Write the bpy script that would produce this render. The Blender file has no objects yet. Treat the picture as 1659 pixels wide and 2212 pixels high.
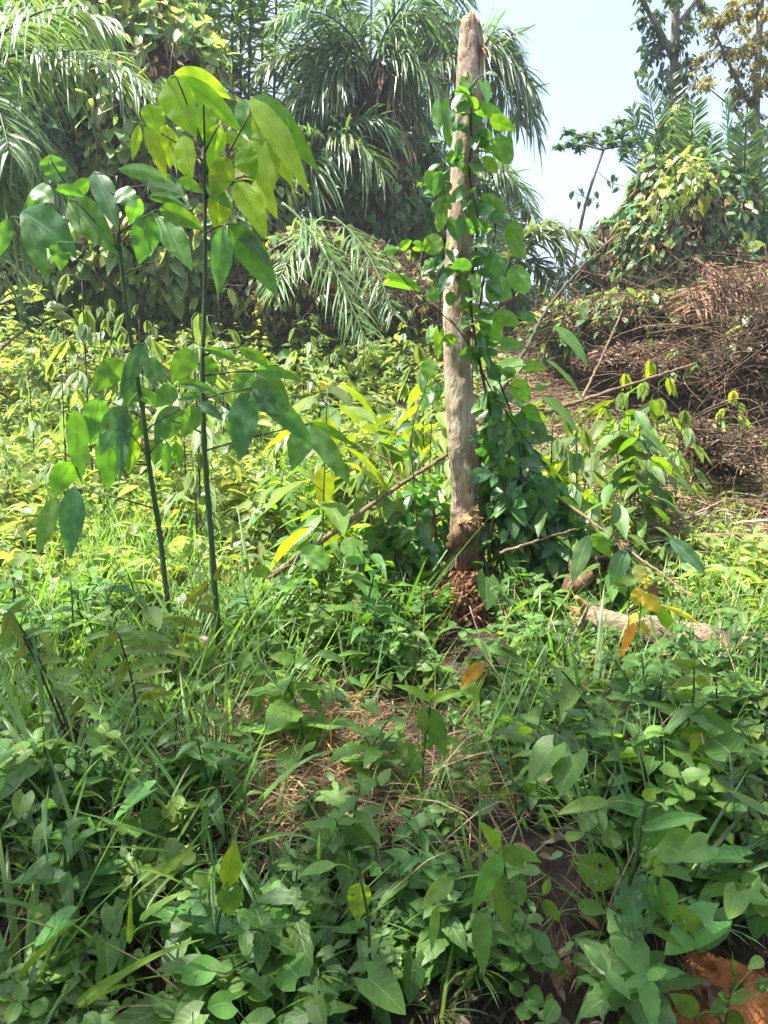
import bpy, math
import numpy as np
from mathutils import Vector, Matrix, Euler

# ------------------------------------------------------------------ camera, light, exposure
scene = bpy.context.scene
EYE = np.array([0.0, 0.0, 1.65])
PITCH = math.radians(9.0)
FPX = 1662.0            # focal length for a frame 1659 x 2212
cam_d = bpy.data.cameras.new("camera")
cam_d.sensor_fit = 'VERTICAL'; cam_d.sensor_height = 36.0
cam_d.lens = 36.0 * FPX / 2212.0
cam_d.clip_start = 0.05; cam_d.clip_end = 3000
cam = bpy.data.objects.new("camera", cam_d)
cam.location = EYE; cam.rotation_euler = (math.pi / 2 - PITCH, 0, 0)
scene.collection.objects.link(cam); scene.camera = cam

SUN = Vector((-0.40, -0.04, 1.0)).normalized()
sun_el = math.asin(SUN.z); sun_az = math.atan2(SUN.x, SUN.y)
world = bpy.data.worlds.new("World"); scene.world = world; world.use_nodes = True
nt = world.node_tree; nt.nodes.clear()
w_out = nt.nodes.new('ShaderNodeOutputWorld'); w_bg = nt.nodes.new('ShaderNodeBackground')
w_sky = nt.nodes.new('ShaderNodeTexSky'); w_sky.sky_type = 'NISHITA'; w_sky.sun_disc = False
w_sky.sun_elevation = sun_el; w_sky.sun_rotation = sun_az
w_sky.air_density = 1.0; w_sky.dust_density = 2.2; w_sky.ozone_density = 1.5
w_tc = nt.nodes.new('ShaderNodeTexCoord'); w_map = nt.nodes.new('ShaderNodeMapping')
w_map.inputs['Scale'].default_value = (1.2, 1.2, 4.0); w_map.inputs['Rotation'].default_value = (0, 0.35, 0)
w_no = nt.nodes.new('ShaderNodeTexNoise'); w_no.inputs['Scale'].default_value = 1.6
w_no.inputs['Detail'].default_value = 5; w_no.inputs['Roughness'].default_value = 0.5
w_rmp = nt.nodes.new('ShaderNodeValToRGB')
w_rmp.color_ramp.elements[0].position = 0.40; w_rmp.color_ramp.elements[0].color = (0.40, 0.40, 0.40, 1)
w_rmp.color_ramp.elements[1].position = 0.62; w_rmp.color_ramp.elements[1].color = (0.96, 0.96, 0.96, 1)
w_mix = nt.nodes.new('ShaderNodeMixRGB'); w_mix.inputs['Color2'].default_value = (1.85, 2.1, 2.65, 1)
nt.links.new(w_tc.outputs['Generated'], w_map.inputs['Vector']); nt.links.new(w_map.outputs[0], w_no.inputs['Vector'])
nt.links.new(w_no.outputs['Fac'], w_rmp.inputs[0]); nt.links.new(w_rmp.outputs[0], w_mix.inputs['Fac'])
nt.links.new(w_sky.outputs[0], w_mix.inputs['Color1']); nt.links.new(w_mix.outputs[0], w_bg.inputs['Color'])
w_bg.inputs['Strength'].default_value = 0.12
# thin cloud is brighter the nearer it is to the sun (aureole of a hazy day)
w_dot = nt.nodes.new('ShaderNodeVectorMath'); w_dot.operation = 'DOT_PRODUCT'; w_dot.inputs[1].default_value = SUN
nt.links.new(w_tc.outputs['Generated'], w_dot.inputs[0])
w_max = nt.nodes.new('ShaderNodeMath'); w_max.operation = 'MAXIMUM'; w_max.inputs[1].default_value = 0; nt.links.new(w_dot.outputs['Value'], w_max.inputs[0])
w_pow = nt.nodes.new('ShaderNodeMath'); w_pow.operation = 'POWER'; w_pow.inputs[1].default_value = 3; nt.links.new(w_max.outputs[0], w_pow.inputs[0])
w_mad = nt.nodes.new('ShaderNodeMath'); w_mad.operation = 'MULTIPLY_ADD'; w_mad.inputs[1].default_value = 1.2; w_mad.inputs[2].default_value = 1; nt.links.new(w_pow.outputs[0], w_mad.inputs[0])
w_scl = nt.nodes.new('ShaderNodeVectorMath'); w_scl.operation = 'SCALE'; nt.links.new(w_mix.outputs[0], w_scl.inputs[0]); nt.links.new(w_mad.outputs[0], w_scl.inputs['Scale'])
nt.links.new(w_scl.outputs[0], w_bg.inputs['Color'])
nt.links.new(w_bg.outputs[0], w_out.inputs[0])

sun_d = bpy.data.lights.new("sun", 'SUN'); sun_d.energy = 5.0; sun_d.angle = math.radians(0.5)
sun_d.color = (1.0, 0.95, 0.86)
sun_o = bpy.data.objects.new("sun", sun_d); scene.collection.objects.link(sun_o)
sun_o.location = SUN * 60
sun_o.rotation_euler = SUN.to_track_quat('Z', 'Y').to_euler()

scene.view_settings.view_transform = 'Standard'; scene.view_settings.look = 'None'
scene.view_settings.exposure = 1.95; scene.view_settings.gamma = 1.0
scene.render.engine = 'CYCLES'
cy = scene.cycles
cy.max_bounces = 8; cy.diffuse_bounces = 4; cy.glossy_bounces = 2; cy.transmission_bounces = 4
cy.transparent_max_bounces = 4; cy.caustics_reflective = False; cy.caustics_refractive = False
cy.use_denoising = True; cy.use_adaptive_sampling = True; cy.adaptive_threshold = 0.02

# ------------------------------------------------------------------ helpers
COL = scene.collection
UP = np.array([0, 0, 1.0])
def rs(seed): return np.random.RandomState(seed)
def unit(v):
    v = np.asarray(v, float)
    return v / np.maximum(np.linalg.norm(v, axis=-1, keepdims=True), 1e-9)

def at(px, py, Y):
    """point of the place seen at (px,py) of a 1659 x 2212 frame, Y metres ahead"""
    x = (px - 829.5) / FPX; u = -(py - 1106.0) / FPX
    d = np.array([x, math.cos(PITCH) + u * math.sin(PITCH), -math.sin(PITCH) + u * math.cos(PITCH)])
    return EYE + d * (Y / d[1])
CROP = {1: (0, 0), 2: (829.5, 0), 3: (0, 604.9), 4: (829.5, 604.9), 5: (0, 1209.7), 6: (829.5, 1209.7),
        7: (0, 1693.6), 8: (829.5, 1693.6)}
def cp(c, x, y, Y):
    o = CROP[c]; return at(o[0] + x * .5, o[1] + y * .5, Y)

PROF_Y = [-50, 1.25, 1.5, 2.15, 3.0, 4.6, 8.0, 13.0, 16.0, 19.0, 40.0, 3000]
PROF_Z = [0.0, 0.0, 0.05, 0.36, 0.28, 0.27, 0.70, 1.95, 2.9, 3.3, 3.9, 5.5]
def gz(x, y):
    x = np.asarray(x, float); y = np.asarray(y, float)
    yy = y + 0.10 * np.sin(x * 2.3 + .5) * np.exp(-((y - 1.9) / 1.0) ** 2)
    z = np.interp(yy, PROF_Y, PROF_Z)
    k = np.clip((y - 1.7) / 1.2, 0, 1)
    z = z + k * (0.035 * np.sin(3.1 * x + 1.3 * y) + 0.03 * np.sin(1.7 * y - 2.2 * x + 1) + .015 * np.sin(7 * x + 2) * np.sin(6 * y))
    return z

class MB:
    """collects pieces and links them as one mesh object"""
    def __init__(s): s.v = []; s.q = []; s.t = []; s.uvq = []; s.uvt = []; s.c = []; s.n = 0
    def add(s, v, quads=None, tris=None, uv=None, tint=None):
        v = np.asarray(v, float).reshape(-1, 3); k = len(v)
        if uv is None: uv = np.zeros((k, 2))
        if tint is None: tint = np.ones((k, 3))
        tint = np.asarray(tint, float)
        if tint.ndim == 1: tint = np.tile(tint, (k, 1))
        s.v.append(v); s.c.append(tint)
        if quads is not None and len(quads):
            quads = np.asarray(quads, int); s.q.append(quads + s.n); s.uvq.append(uv[quads])
        if tris is not None and len(tris):
            tris = np.asarray(tris, int); s.t.append(tris + s.n); s.uvt.append(uv[tris])
        s.n += k
    def mesh(s, name, mat, origin=(0, 0, 0), smooth=True):
        me = bpy.data.meshes.new(name)
        v = np.concatenate(s.v) - np.asarray(origin, float)
        q = np.concatenate(s.q) if s.q else np.zeros((0, 4), int)
        t = np.concatenate(s.t) if s.t else np.zeros((0, 3), int)
        uq = np.concatenate(s.uvq) if s.uvq else np.zeros((0, 4, 2))
        ut = np.concatenate(s.uvt) if s.uvt else np.zeros((0, 3, 2))
        loops = np.concatenate([q.ravel(), t.ravel()]); nl = len(loops)
        starts = np.concatenate([np.arange(len(q)) * 4, len(q) * 4 + np.arange(len(t)) * 3])
        me.vertices.add(len(v)); me.vertices.foreach_set('co', v.ravel().astype(np.float32))
        me.loops.add(nl); me.loops.foreach_set('vertex_index', loops.astype(np.int32))
        me.polygons.add(len(starts)); me.polygons.foreach_set('loop_start', starts.astype(np.int32))
        me.polygons.foreach_set('use_smooth', np.full(len(starts), smooth))
        uvl = me.uv_layers.new(name='UVMap')
        uvl.data.foreach_set('uv', np.concatenate([uq.reshape(-1, 2), ut.reshape(-1, 2)]).ravel().astype(np.float32))
        ca = me.color_attributes.new('tint', 'FLOAT_COLOR', 'POINT')
        c = np.concatenate(s.c); c4 = np.ones((len(c), 4)); c4[:, :3] = c
        ca.data.foreach_set('color', c4.ravel().astype(np.float32))
        me.update(calc_edges=True); me.validate()
        me.materials.append(mat)
        return me
    def build(s, name, mat, parent=None, smooth=True, origin=None):
        if origin is None: origin = parent['_o'] if parent is not None and '_o' in parent else (0, 0, 0)
        o = bpy.data.objects.new(name, s.mesh(name, mat, origin, smooth)); COL.objects.link(o)
        if parent is not None: o.parent = parent
        else: o.location = origin
        o['_o'] = [float(a) for a in origin]
        return o

def thing(name, label, cat, loc, group=None):
    o = bpy.data.objects.new(name, None); COL.objects.link(o)
    o.empty_display_size = .05
    o.location = loc; o['_o'] = [float(a) for a in loc]
    o['label'] = label; o['category'] = cat
    if group: o['group'] = group
    return o
def tag(o, label, cat, kind=None, group=None):
    o['label'] = label; o['category'] = cat
    if kind: o['kind'] = kind
    if group: o['group'] = group
    return o
def copy_thing(root, loc, rot, sc):
    r = root.copy(); COL.objects.link(r)
    r.location = loc; r.rotation_euler = rot; r.scale = (sc, sc, sc)
    for ch in root.children:
        c = ch.copy(); COL.objects.link(c); c.parent = r
        for g in ch.children:
            d = g.copy(); COL.objects.link(d); d.parent = c
    return r

def prof(kind, t):
    a, b = {'ovate': (.6, 1.12), 'elliptic': (.75, .75), 'lance': (.6, 1.15), 'obovate': (1.0, .55), 'round': (.5, .5), 'oval': (.55, .7),
            'grass': (.15, .75), 'heart': (.32, .85), 'palm': (.25, .6), 'acum': (.72, 1.08), 'pinna': (.12, .55)}[kind]
    m = a / (a + b); pk = m ** a * (1 - m) ** b
    return np.maximum(t, 0) ** a * np.maximum(1 - t, 0) ** b / pk

def leaves(mb, P0, P1, P2, side, W, kind='ovate', fold=.25, n=4, m=2, tint=None, wave=0.0, r=None, tooth=0.0, holes=None, cup=0.0):
    """N leaves as curved blades: quadratic midrib P0,P1,P2, half-blades folded along it"""
    P0 = np.atleast_2d(P0).astype(float); P1 = np.atleast_2d(P1).astype(float); P2 = np.atleast_2d(P2).astype(float)
    side = np.atleast_2d(side).astype(float); N = len(P0)
    W = np.broadcast_to(np.asarray(W, float), (N,)); fold = np.broadcast_to(np.asarray(fold, float), (N,))
    L = np.linalg.norm(P2 - P0, axis=1)
    t = np.linspace(0, 1, n + 1); t = t + .0
    tt = t[None, :, None]
    C = (1 - tt) ** 2 * P0[:, None] + 2 * tt * (1 - tt) * P1[:, None] + tt ** 2 * P2[:, None]
    T = unit(2 * (1 - tt) * (P1 - P0)[:, None] + 2 * tt * (P2 - P1)[:, None])
    S = side[:, None] - (side[:, None] * T).sum(-1, keepdims=True) * T
    S = unit(S); Nn = np.cross(S, T)
    u = np.linspace(-1, 1, m + 1)
    tp = np.clip(t, .012 if kind not in ('grass', 'palm', 'pinna') else 0.0, 1)
    w = prof(kind, tp)
    if tooth: w = w * (1 + tooth * np.where(np.arange(n + 1) % 2 == 0, -1, 1) * np.sin(np.pi * t))
    hw = W[:, None] * .5 * w[None, :]                          # N,n+1
    au = np.abs(u)
    ph = (r.rand(N) * 6.28 if r is not None else np.zeros(N))
    cf = np.cos(fold)[:, None, None]; sf = np.sin(fold)[:, None, None]
    xo = hw[:, :, None] * u[None, None] * cf
    zo = hw[:, :, None] * au[None, None] * sf - cup * hw[:, :, None] * au[None, None] ** 2
    if wave: zo = zo + wave * W[:, None, None] * au[None, None] * np.sin(t[None, :, None] * 17 + ph[:, None, None] + (u[None, None] > 0) * 1.7) * np.sin(np.pi * t)[None, :, None]
    V = C[:, :, None] + S[:, :, None] * xo[..., None] + Nn[:, :, None] * zo[..., None]
    if kind == 'heart':
        V = V - T[:, :, None] * ((au ** 1.4)[None, None] * (1 - t[None, :, None]) ** 3 * .26 * L[:, None, None])[..., None]
    nv = (n + 1) * (m + 1)
    i = np.arange(n)[:, None] * (m + 1) + np.arange(m)[None]
    quads = np.stack([i, i + 1, i + m + 2, i + m + 1], -1).reshape(-1, 4)
    if holes is not None:
        ci = np.stack([np.repeat((np.arange(n) + .5) / n, m), np.tile(np.linspace(-1, 1, m + 1)[:-1] + 1. / m, n)], 1)
        keep = np.ones(len(quads), bool)
        for (ht, hu, hr) in holes:
            keep &= ((ci[:, 0] - ht) ** 2 * 4.5 + (ci[:, 1] - hu) ** 2) > hr ** 2
        quads = quads[keep]
    Q = (quads[None] + (np.arange(N) * nv)[:, None, None]).reshape(-1, 4)
    uv = np.stack(np.broadcast_arrays((u[None] + 1) / 2, t[:, None]), -1).reshape(-1, 2)
    uv = np.tile(uv, (N, 1))
    if tint is None: tint = np.ones((N, 3))
    tint = np.broadcast_to(np.atleast_2d(tint), (N, 3))
    mb.add(V.reshape(-1, 3), Q, uv=uv, tint=np.repeat(tint, nv, 0))

def leaf_dir(mb, base, d, nrm, L, W, droop=.25, **k):
    """N leaves from base along d, blade facing nrm, tip sagging by droop*L"""
    base = np.atleast_2d(base); d = unit(np.atleast_2d(d)); nrm = np.atleast_2d(nrm)
    L = np.broadcast_to(np.asarray(L, float), (len(base),)); droop = np.broadcast_to(np.asarray(droop, float), (len(base),))
    side = np.cross(d, nrm)
    bad = np.linalg.norm(side, axis=1) < 1e-3; side[bad] = np.array([1, 0, 0])
    P1 = base + d * (L * .5)[:, None] + nrm * (L * .02)[:, None]
    P2 = base + d * (L * .97)[:, None] - UP * (L * droop)[:, None]
    leaves(mb, base, P1, P2, side, W, **k)

def tube(mb, pts, rad, sides=6, tint=None, cap=True, jit=0.0, r=None):
    pts = np.asarray(pts, float); n = len(pts); rad = np.broadcast_to(np.asarray(rad, float), (n,))
    T = unit(np.gradient(pts, axis=0))
    ref = np.array([1.0, 0, 0]) if abs(T[0][0]) < .8 else np.array([0, 0, 1.0])
    A = unit(ref - (T @ ref)[:, None] * T); B = np.cross(T, A)
    a = np.arange(sides) * 2 * math.pi / sides
    R = rad[:, None] * np.ones(sides)[None]
    if jit and r is not None: R = R * (1 + jit * r.randn(n, sides))
    V = pts[:, None] + A[:, None] * (np.cos(a)[None] * R)[..., None] + B[:, None] * (np.sin(a)[None] * R)[..., None]
    i = np.arange(n - 1)[:, None] * sides; j = np.arange(sides)[None]; j2 = (j + 1) % sides
    Q = np.stack([i + j, i + j2, i + sides + j2, i + sides + j], -1).reshape(-1, 4)
    V = V.reshape(-1, 3); tr = None
    if cap:
        V = np.concatenate([V, pts[:1], pts[-1:]]); k = n * sides
        tr = [[k, b, a_] for a_, b in zip(range(sides), list(range(1, sides)) + [0])]
        tr += [[k + 1, (n - 1) * sides + a_, (n - 1) * sides + b] for a_, b in zip(range(sides), list(range(1, sides)) + [0])]
    uv = np.zeros((len(V), 2)); uv[:n * sides, 0] = np.tile(a / 6.2832, n); uv[:n * sides, 1] = np.repeat(np.linspace(0, 1, n), sides)
    mb.add(V, Q, tr, uv=uv, tint=tint)

def bez(p0, p1, p2, n):
    t = np.linspace(0, 1, n)[:, None]
    return (1 - t) ** 2 * np.asarray(p0) + 2 * t * (1 - t) * np.asarray(p1) + t ** 2 * np.asarray(p2)
def smooth_path(pts, n):
    pts = np.asarray(pts, float); s = np.concatenate([[0], np.cumsum(np.linalg.norm(np.diff(pts, axis=0), axis=1))])
    q = np.linspace(0, s[-1], n)
    out = np.stack([np.interp(q, s, pts[:, k]) for k in range(3)], 1)
    for _ in range(max(1, n // 8)):
        out[1:-1] = out[1:-1] * .5 + (out[:-2] + out[2:]) * .25
    return out
def strips(mb, A, B, mid, w, tint, r):
    """N thin bent stalks (two-quad ribbons crossed) from A over mid to B"""
    side = unit(np.cross(B - A, r.randn(len(A), 3)))
    leaves(mb, A, mid, B, side, w, kind='palm', fold=.5, n=3, m=2, tint=tint)

# ------------------------------------------------------------------ materials
def nd(t, kind, **kw):
    n = t.nodes.new(kind)
    for k, v in kw.items(): setattr(n, k, v)
    return n
def leafmat(name, col, trans, rough=.45, tf=.4, vein=.35, spec=.5, lat=9.0, mottle=.25, veincol=None, bump=.15):
    m = bpy.data.materials.new(name); m.use_nodes = True; t = m.node_tree; t.nodes.clear(); L = t.links.new
    out = nd(t, 'ShaderNodeOutputMaterial'); pb = nd(t, 'ShaderNodeBsdfPrincipled'); tr = nd(t, 'ShaderNodeBsdfTranslucent')
    mix = nd(t, 'ShaderNodeMixShader'); mix.inputs[0].default_value = tf
    at_ = nd(t, 'ShaderNodeAttribute', attribute_name='tint')
    oi = nd(t, 'ShaderNodeObjectInfo'); hs = nd(t, 'ShaderNodeHueSaturation')
    mr = nd(t, 'ShaderNodeMapRange'); mr.inputs[3].default_value = .82; mr.inputs[4].default_value = 1.18
    L(oi.outputs['Random'], mr.inputs[0]); L(mr.outputs[0], hs.inputs['Value'])
    mu = nd(t, 'ShaderNodeMixRGB', blend_type='MULTIPLY'); mu.inputs[0].default_value = 1; mu.inputs[1].default_value = (*col, 1)
    L(at_.outputs['Color'], mu.inputs[2]); L(mu.outputs[0], hs.inputs['Color'])
    # veins from the blade's own uv
    uv = nd(t, 'ShaderNodeUVMap'); sp = nd(t, 'ShaderNodeSeparateXYZ'); L(uv.outputs[0], sp.inputs[0])
    def mth(op, a, b=None, c=None):
        n = nd(t, 'ShaderNodeMath', operation=op)
        for i, q in enumerate((a, b, c)):
            if q is None: continue
            if isinstance(q, (int, float)): n.inputs[i].default_value = q
            else: L(q, n.inputs[i])
        return n.outputs[0]
    ua = mth('ABSOLUTE', mth('SUBTRACT', sp.outputs[0], .5))
    mid = mth('SUBTRACT', 1.0, mth('SMOOTHSTEP' if False else 'MULTIPLY', ua, 28.0)); mid = mth('MAXIMUM', mid, 0.0)
    la = mth('FRACT', mth('SUBTRACT', mth('MULTIPLY', sp.outputs[1], lat), mth('MULTIPLY', ua, lat * .55)))
    la = mth('MAXIMUM', mth('SUBTRACT', 1.0, mth('MULTIPLY', mth('ABSOLUTE', mth('SUBTRACT', la, .5)), 7.0)), 0.0)
    vm = mth('MAXIMUM', mid, mth('MULTIPLY', la, .45))
    tc = nd(t, 'ShaderNodeTexCoord'); no = nd(t, 'ShaderNodeTexNoise'); no.inputs['Scale'].default_value = 28; no.inputs['Detail'].default_value = 3
    L(tc.outputs['Object'], no.inputs['Vector'])
    mo = nd(t, 'ShaderNodeMapRange'); mo.inputs[1].default_value = .3; mo.inputs[2].default_value = .7
    mo.inputs[3].default_value = 1 - mottle; mo.inputs[4].default_value = 1 + mottle; L(no.outputs['Fac'], mo.inputs[0])
    m2 = nd(t, 'ShaderNodeMixRGB', blend_type='MULTIPLY'); m2.inputs[0].default_value = 1
    L(hs.outputs[0], m2.inputs[1]); L(mo.outputs[0], m2.inputs[2])
    m3 = nd(t, 'ShaderNodeMixRGB'); vf = mth('MULTIPLY', vm, vein); L(vf, m3.inputs[0]); L(m2.outputs[0], m3.inputs[1])
    vc = veincol or tuple(min(1, c * 1.6 + .04) for c in col); m3.inputs[2].default_value = (*vc, 1)
    L(m3.outputs[0], pb.inputs['Base Color']); pb.inputs['Roughness'].default_value = rough
    pb.inputs['Specular IOR Level'].default_value = spec
    tm = nd(t, 'ShaderNodeMixRGB', blend_type='MULTIPLY'); tm.inputs[0].default_value = 1; tm.inputs[1].default_value = (*trans, 1)
    tm2 = nd(t, 'ShaderNodeMixRGB', blend_type='MULTIPLY'); tm2.inputs[0].default_value = 1
    L(at_.outputs['Color'], tm.inputs[2]); L(tm.outputs[0], tm2.inputs[1])
    dv = mth('MULTIPLY', mth('SUBTRACT', 1.0, mth('MULTIPLY', vm, .65)), mo.outputs[0]); L(dv, tm2.inputs[2])
    L(tm2.outputs[0], tr.inputs[0])
    if bump:
        bp = nd(t, 'ShaderNodeBump'); bp.inputs['Strength'].default_value = bump; bp.inputs['Distance'].default_value = .004
        L(mth('ADD', vm, mth('MULTIPLY', no.outputs['Fac'], .8)), bp.inputs['Height']); L(bp.outputs[0], pb.inputs['Normal'])
    L(pb.outputs[0], mix.inputs[1]); L(tr.outputs[0], mix.inputs[2]); L(mix.outputs[0], out.inputs[0])
    return m
def barkmat(name, c1, c2, c3=None, scale=8, stretch=(1, 1, .25), rough=.85, bump=.5, dark=(.02, .015, .01), spots=.0, dist=.02, cracks=0):
    m = bpy.data.materials.new(name); m.use_nodes = True; t = m.node_tree; L = t.links.new
    pb = t.nodes['Principled BSDF']; pb.inputs['Roughness'].default_value = rough; pb.inputs['Specular IOR Level'].default_value = .25
    tc = nd(t, 'ShaderNodeTexCoord'); mp = nd(t, 'ShaderNodeMapping'); mp.inputs['Scale'].default_value = stretch
    L(tc.outputs['Object'], mp.inputs['Vector'])
    n1 = nd(t, 'ShaderNodeTexNoise'); n1.inputs['Scale'].default_value = scale; n1.inputs['Detail'].default_value = 8; n1.inputs['Roughness'].default_value = .65
    n2 = nd(t, 'ShaderNodeTexNoise'); n2.inputs['Scale'].default_value = scale * 4; n2.inputs['Detail'].default_value = 5
    L(mp.outputs[0], n1.inputs['Vector']); L(mp.outputs[0], n2.inputs['Vector'])
    cr = nd(t, 'ShaderNodeValToRGB'); e = cr.color_ramp.elements
    e[0].position = .32; e[0].color = (*c1, 1); e[1].position = .68; e[1].color = (*c2, 1)
    if c3 is not None:
        k = e.new(.5); k.color = (*c3, 1)
    L(n1.outputs['Fac'], cr.inputs[0])
    at_ = nd(t, 'ShaderNodeAttribute', attribute_name='tint')
    mu = nd(t, 'ShaderNodeMixRGB', blend_type='MULTIPLY'); mu.inputs[0].default_value = 1
    L(cr.outputs[0], mu.inputs[1]); L(at_.outputs['Color'], mu.inputs[2]); src = mu.outputs[0]
    if spots:
        n3 = nd(t, 'ShaderNodeTexNoise'); n3.inputs['Scale'].default_value = 38; n3.inputs['Detail'].default_value = 2
        mp3 = nd(t, 'ShaderNodeMapping'); mp3.inputs['Scale'].default_value = (1, 1, .55); L(tc.outputs['Object'], mp3.inputs['Vector']); L(mp3.outputs[0], n3.inputs['Vector'])
        c2_ = nd(t, 'ShaderNodeValToRGB'); c2_.color_ramp.elements[0].position = .66; c2_.color_ramp.elements[0].color = (0, 0, 0, 1)
        c2_.color_ramp.elements[1].position = .72; c2_.color_ramp.elements[1].color = (spots, spots, spots, 1); L(n3.outputs['Fac'], c2_.inputs[0])
        mx = nd(t, 'ShaderNodeMixRGB'); L(c2_.outputs[0], mx.inputs[0]); L(src, mx.inputs[1]); mx.inputs[2].default_value = (*dark, 1); src = mx.outputs[0]
    if cracks:
        mp4 = nd(t, 'ShaderNodeMapping'); mp4.inputs['Scale'].default_value = (1, 1, .07); L(tc.outputs['Object'], mp4.inputs['Vector'])
        n4 = nd(t, 'ShaderNodeTexNoise'); n4.inputs['Scale'].default_value = 42; n4.inputs['Detail'].default_value = 6; n4.inputs['Roughness'].default_value = .7; L(mp4.outputs[0], n4.inputs['Vector'])
        c4 = nd(t, 'ShaderNodeValToRGB'); c4.color_ramp.elements[0].position = .36; c4.color_ramp.elements[0].color = (cracks, cracks, cracks, 1); c4.color_ramp.elements[1].position = .47; c4.color_ramp.elements[1].color = (0, 0, 0, 1); L(n4.outputs['Fac'], c4.inputs[0])
        n5 = nd(t, 'ShaderNodeTexNoise'); n5.inputs['Scale'].default_value = 2.6; n5.inputs['Detail'].default_value = 4; L(tc.outputs['Object'], n5.inputs['Vector'])
        c5 = nd(t, 'ShaderNodeValToRGB'); c5.color_ramp.elements[0].position = .35; c5.color_ramp.elements[0].color = (.55, .50, .45, 1); c5.color_ramp.elements[1].position = .6; c5.color_ramp.elements[1].color = (1, 1, 1, 1); L(n5.outputs['Fac'], c5.inputs[0])
        my = nd(t, 'ShaderNodeMixRGB', blend_type='MULTIPLY'); my.inputs[0].default_value = 1; L(src, my.inputs[1]); L(c5.outputs[0], my.inputs[2])
        mx = nd(t, 'ShaderNodeMixRGB'); L(c4.outputs[0], mx.inputs[0]); L(my.outputs[0], mx.inputs[1]); mx.inputs[2].default_value = (*dark, 1); src = mx.outputs[0]
    L(src, pb.inputs['Base Color'])
    bp = nd(t, 'ShaderNodeBump'); bp.inputs['Strength'].default_value = bump; bp.inputs['Distance'].default_value = dist
    ad = nd(t, 'ShaderNodeMath', operation='ADD'); L(n1.outputs['Fac'], ad.inputs[0]); L(n2.outputs['Fac'], ad.inputs[1])
    L(ad.outputs[0], bp.inputs['Height']); L(bp.outputs[0], pb.inputs['Normal'])
    return m

M = {}
M['rubber'] = leafmat('rubber_leaf', (.07, .145, .055), (.20, .46, .02), .42, .42, 1.0, lat=13, mottle=.25, spec=.4, veincol=(.22, .32, .16))
M['young'] = leafmat('young_leaf', (.13, .24, .03), (.60, .82, .03), .45, .62, .8, lat=13, mottle=.15, spec=.35, veincol=(.3, .38, .1))
M['vine'] = leafmat('vine_leaf', (.06, .14, .05), (.19, .48, .02), .36, .42, .7, lat=5, veincol=(.2, .32, .14))
M['weed'] = leafmat('weed_leaf', (.085, .16, .026), (.28, .48, .015), .46, .40, .75, lat=7, spec=.32, veincol=(.24, .34, .14))
M['field'] = leafmat('field_leaf', (.16, .215, .06), (.46, .57, .08), .45, .42, .35, lat=6)
M['fern'] = leafmat('fern_leaf', (.085, .17, .035), (.30, .46, .03), .5, .4, .3, lat=5)
M['grass'] = leafmat('grass_blade', (.11, .18, .035), (.26, .48, .04), .42, .38, .2, lat=0.0)
M['palm'] = leafmat('palm_leaflet', (.105, .165, .065), (.22, .36, .06), .34, .3, .2, spec=.6, lat=0.0)
M['tree'] = leafmat('tree_leaf', (.055, .10, .045), (.16, .28, .04), .42, .35, .2)
M['olive'] = leafmat('olive_leaf', (.13, .12, .04), (.34, .30, .04), .5, .4, .2)
M['dead'] = leafmat('dead_leaf', (.185, .125, .085), (.22, .11, .04), .7, .25, .25, spec=.2)
M['straw'] = leafmat('straw', (.34, .23, .13), (.30, .19, .08), .7, .2, .1, spec=.2, lat=0.0)
M['brush'] = leafmat('dry_twig', (.23, .15, .10), (.18, .1, .05), .8, .12, .1, spec=.15, lat=0.0)
M['yellow'] = leafmat('yellow_leaf', (.50, .42, .05), (.7, .55, .03), .45, .45, .3, lat=9)
M['stem'] = barkmat('green_stem', (.035, .06, .02), (.06, .09, .035), scale=20, bump=.1, rough=.55)
M['darkstem'] = barkmat('dark_stem', (.035, .03, .02), (.07, .06, .035), scale=25, bump=.2, rough=.7)
M['bark'] = barkmat('grey_bark', (.12, .10, .075), (.24, .21, .17), scale=7, bump=.5)
M['snag'] = barkmat('dead_trunk_bark', (.20, .14, .09), (.60, .49, .37), (.42, .325, .225), scale=9, bump=.7, cracks=.75, dark=(.045, .03, .02), spots=.95, stretch=(1, 1, .42), dist=.015)
M['wood'] = barkmat('broken_wood', (.30, .14, .05), (.58, .36, .17), scale=14, bump=.8, stretch=(1, 1, .2))
M['rot'] = barkmat('rotten_wood', (.07, .032, .018), (.36, .19, .09), (.19, .092, .048), scale=12, bump=1., stretch=(1, 1, .35))
M['log'] = barkmat('fallen_log_bark', (.05, .036, .022), (.30, .22, .15), scale=9, bump=1.0, stretch=(.3, 1, 1), spots=.9)
M['brown'] = barkmat('brown_rough_bark', (.09, .05, .03), (.26, .16, .10), scale=12, bump=1., dist=.03)
M['twig'] = barkmat('dry_branch', (.08, .05, .032), (.26, .18, .115), scale=16, bump=.6)
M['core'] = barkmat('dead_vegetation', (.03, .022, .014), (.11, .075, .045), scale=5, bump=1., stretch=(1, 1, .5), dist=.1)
M['clay'] = barkmat('red_clay', (.26, .09, .03), (.62, .28, .11), (.48, .18, .06), scale=12, bump=.9, stretch=(1, 1, 1))
M['ground'] = barkmat('forest_soil', (.010, .007, .005), (.06, .037, .022), (.024, .016, .010), scale=4, bump=1., stretch=(1, 1, 1), dist=.03)

def tints(r, N, v=.25, h=.18):
    """leaf-to-leaf natural colour spread: some yellower, some bluer, some paler"""
    val = np.exp(r.randn(N) * v); hh = r.randn(N) * h
    return np.stack([val * np.exp(hh * 1.1), val, val * np.exp(-hh * .8)], 1)

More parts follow.
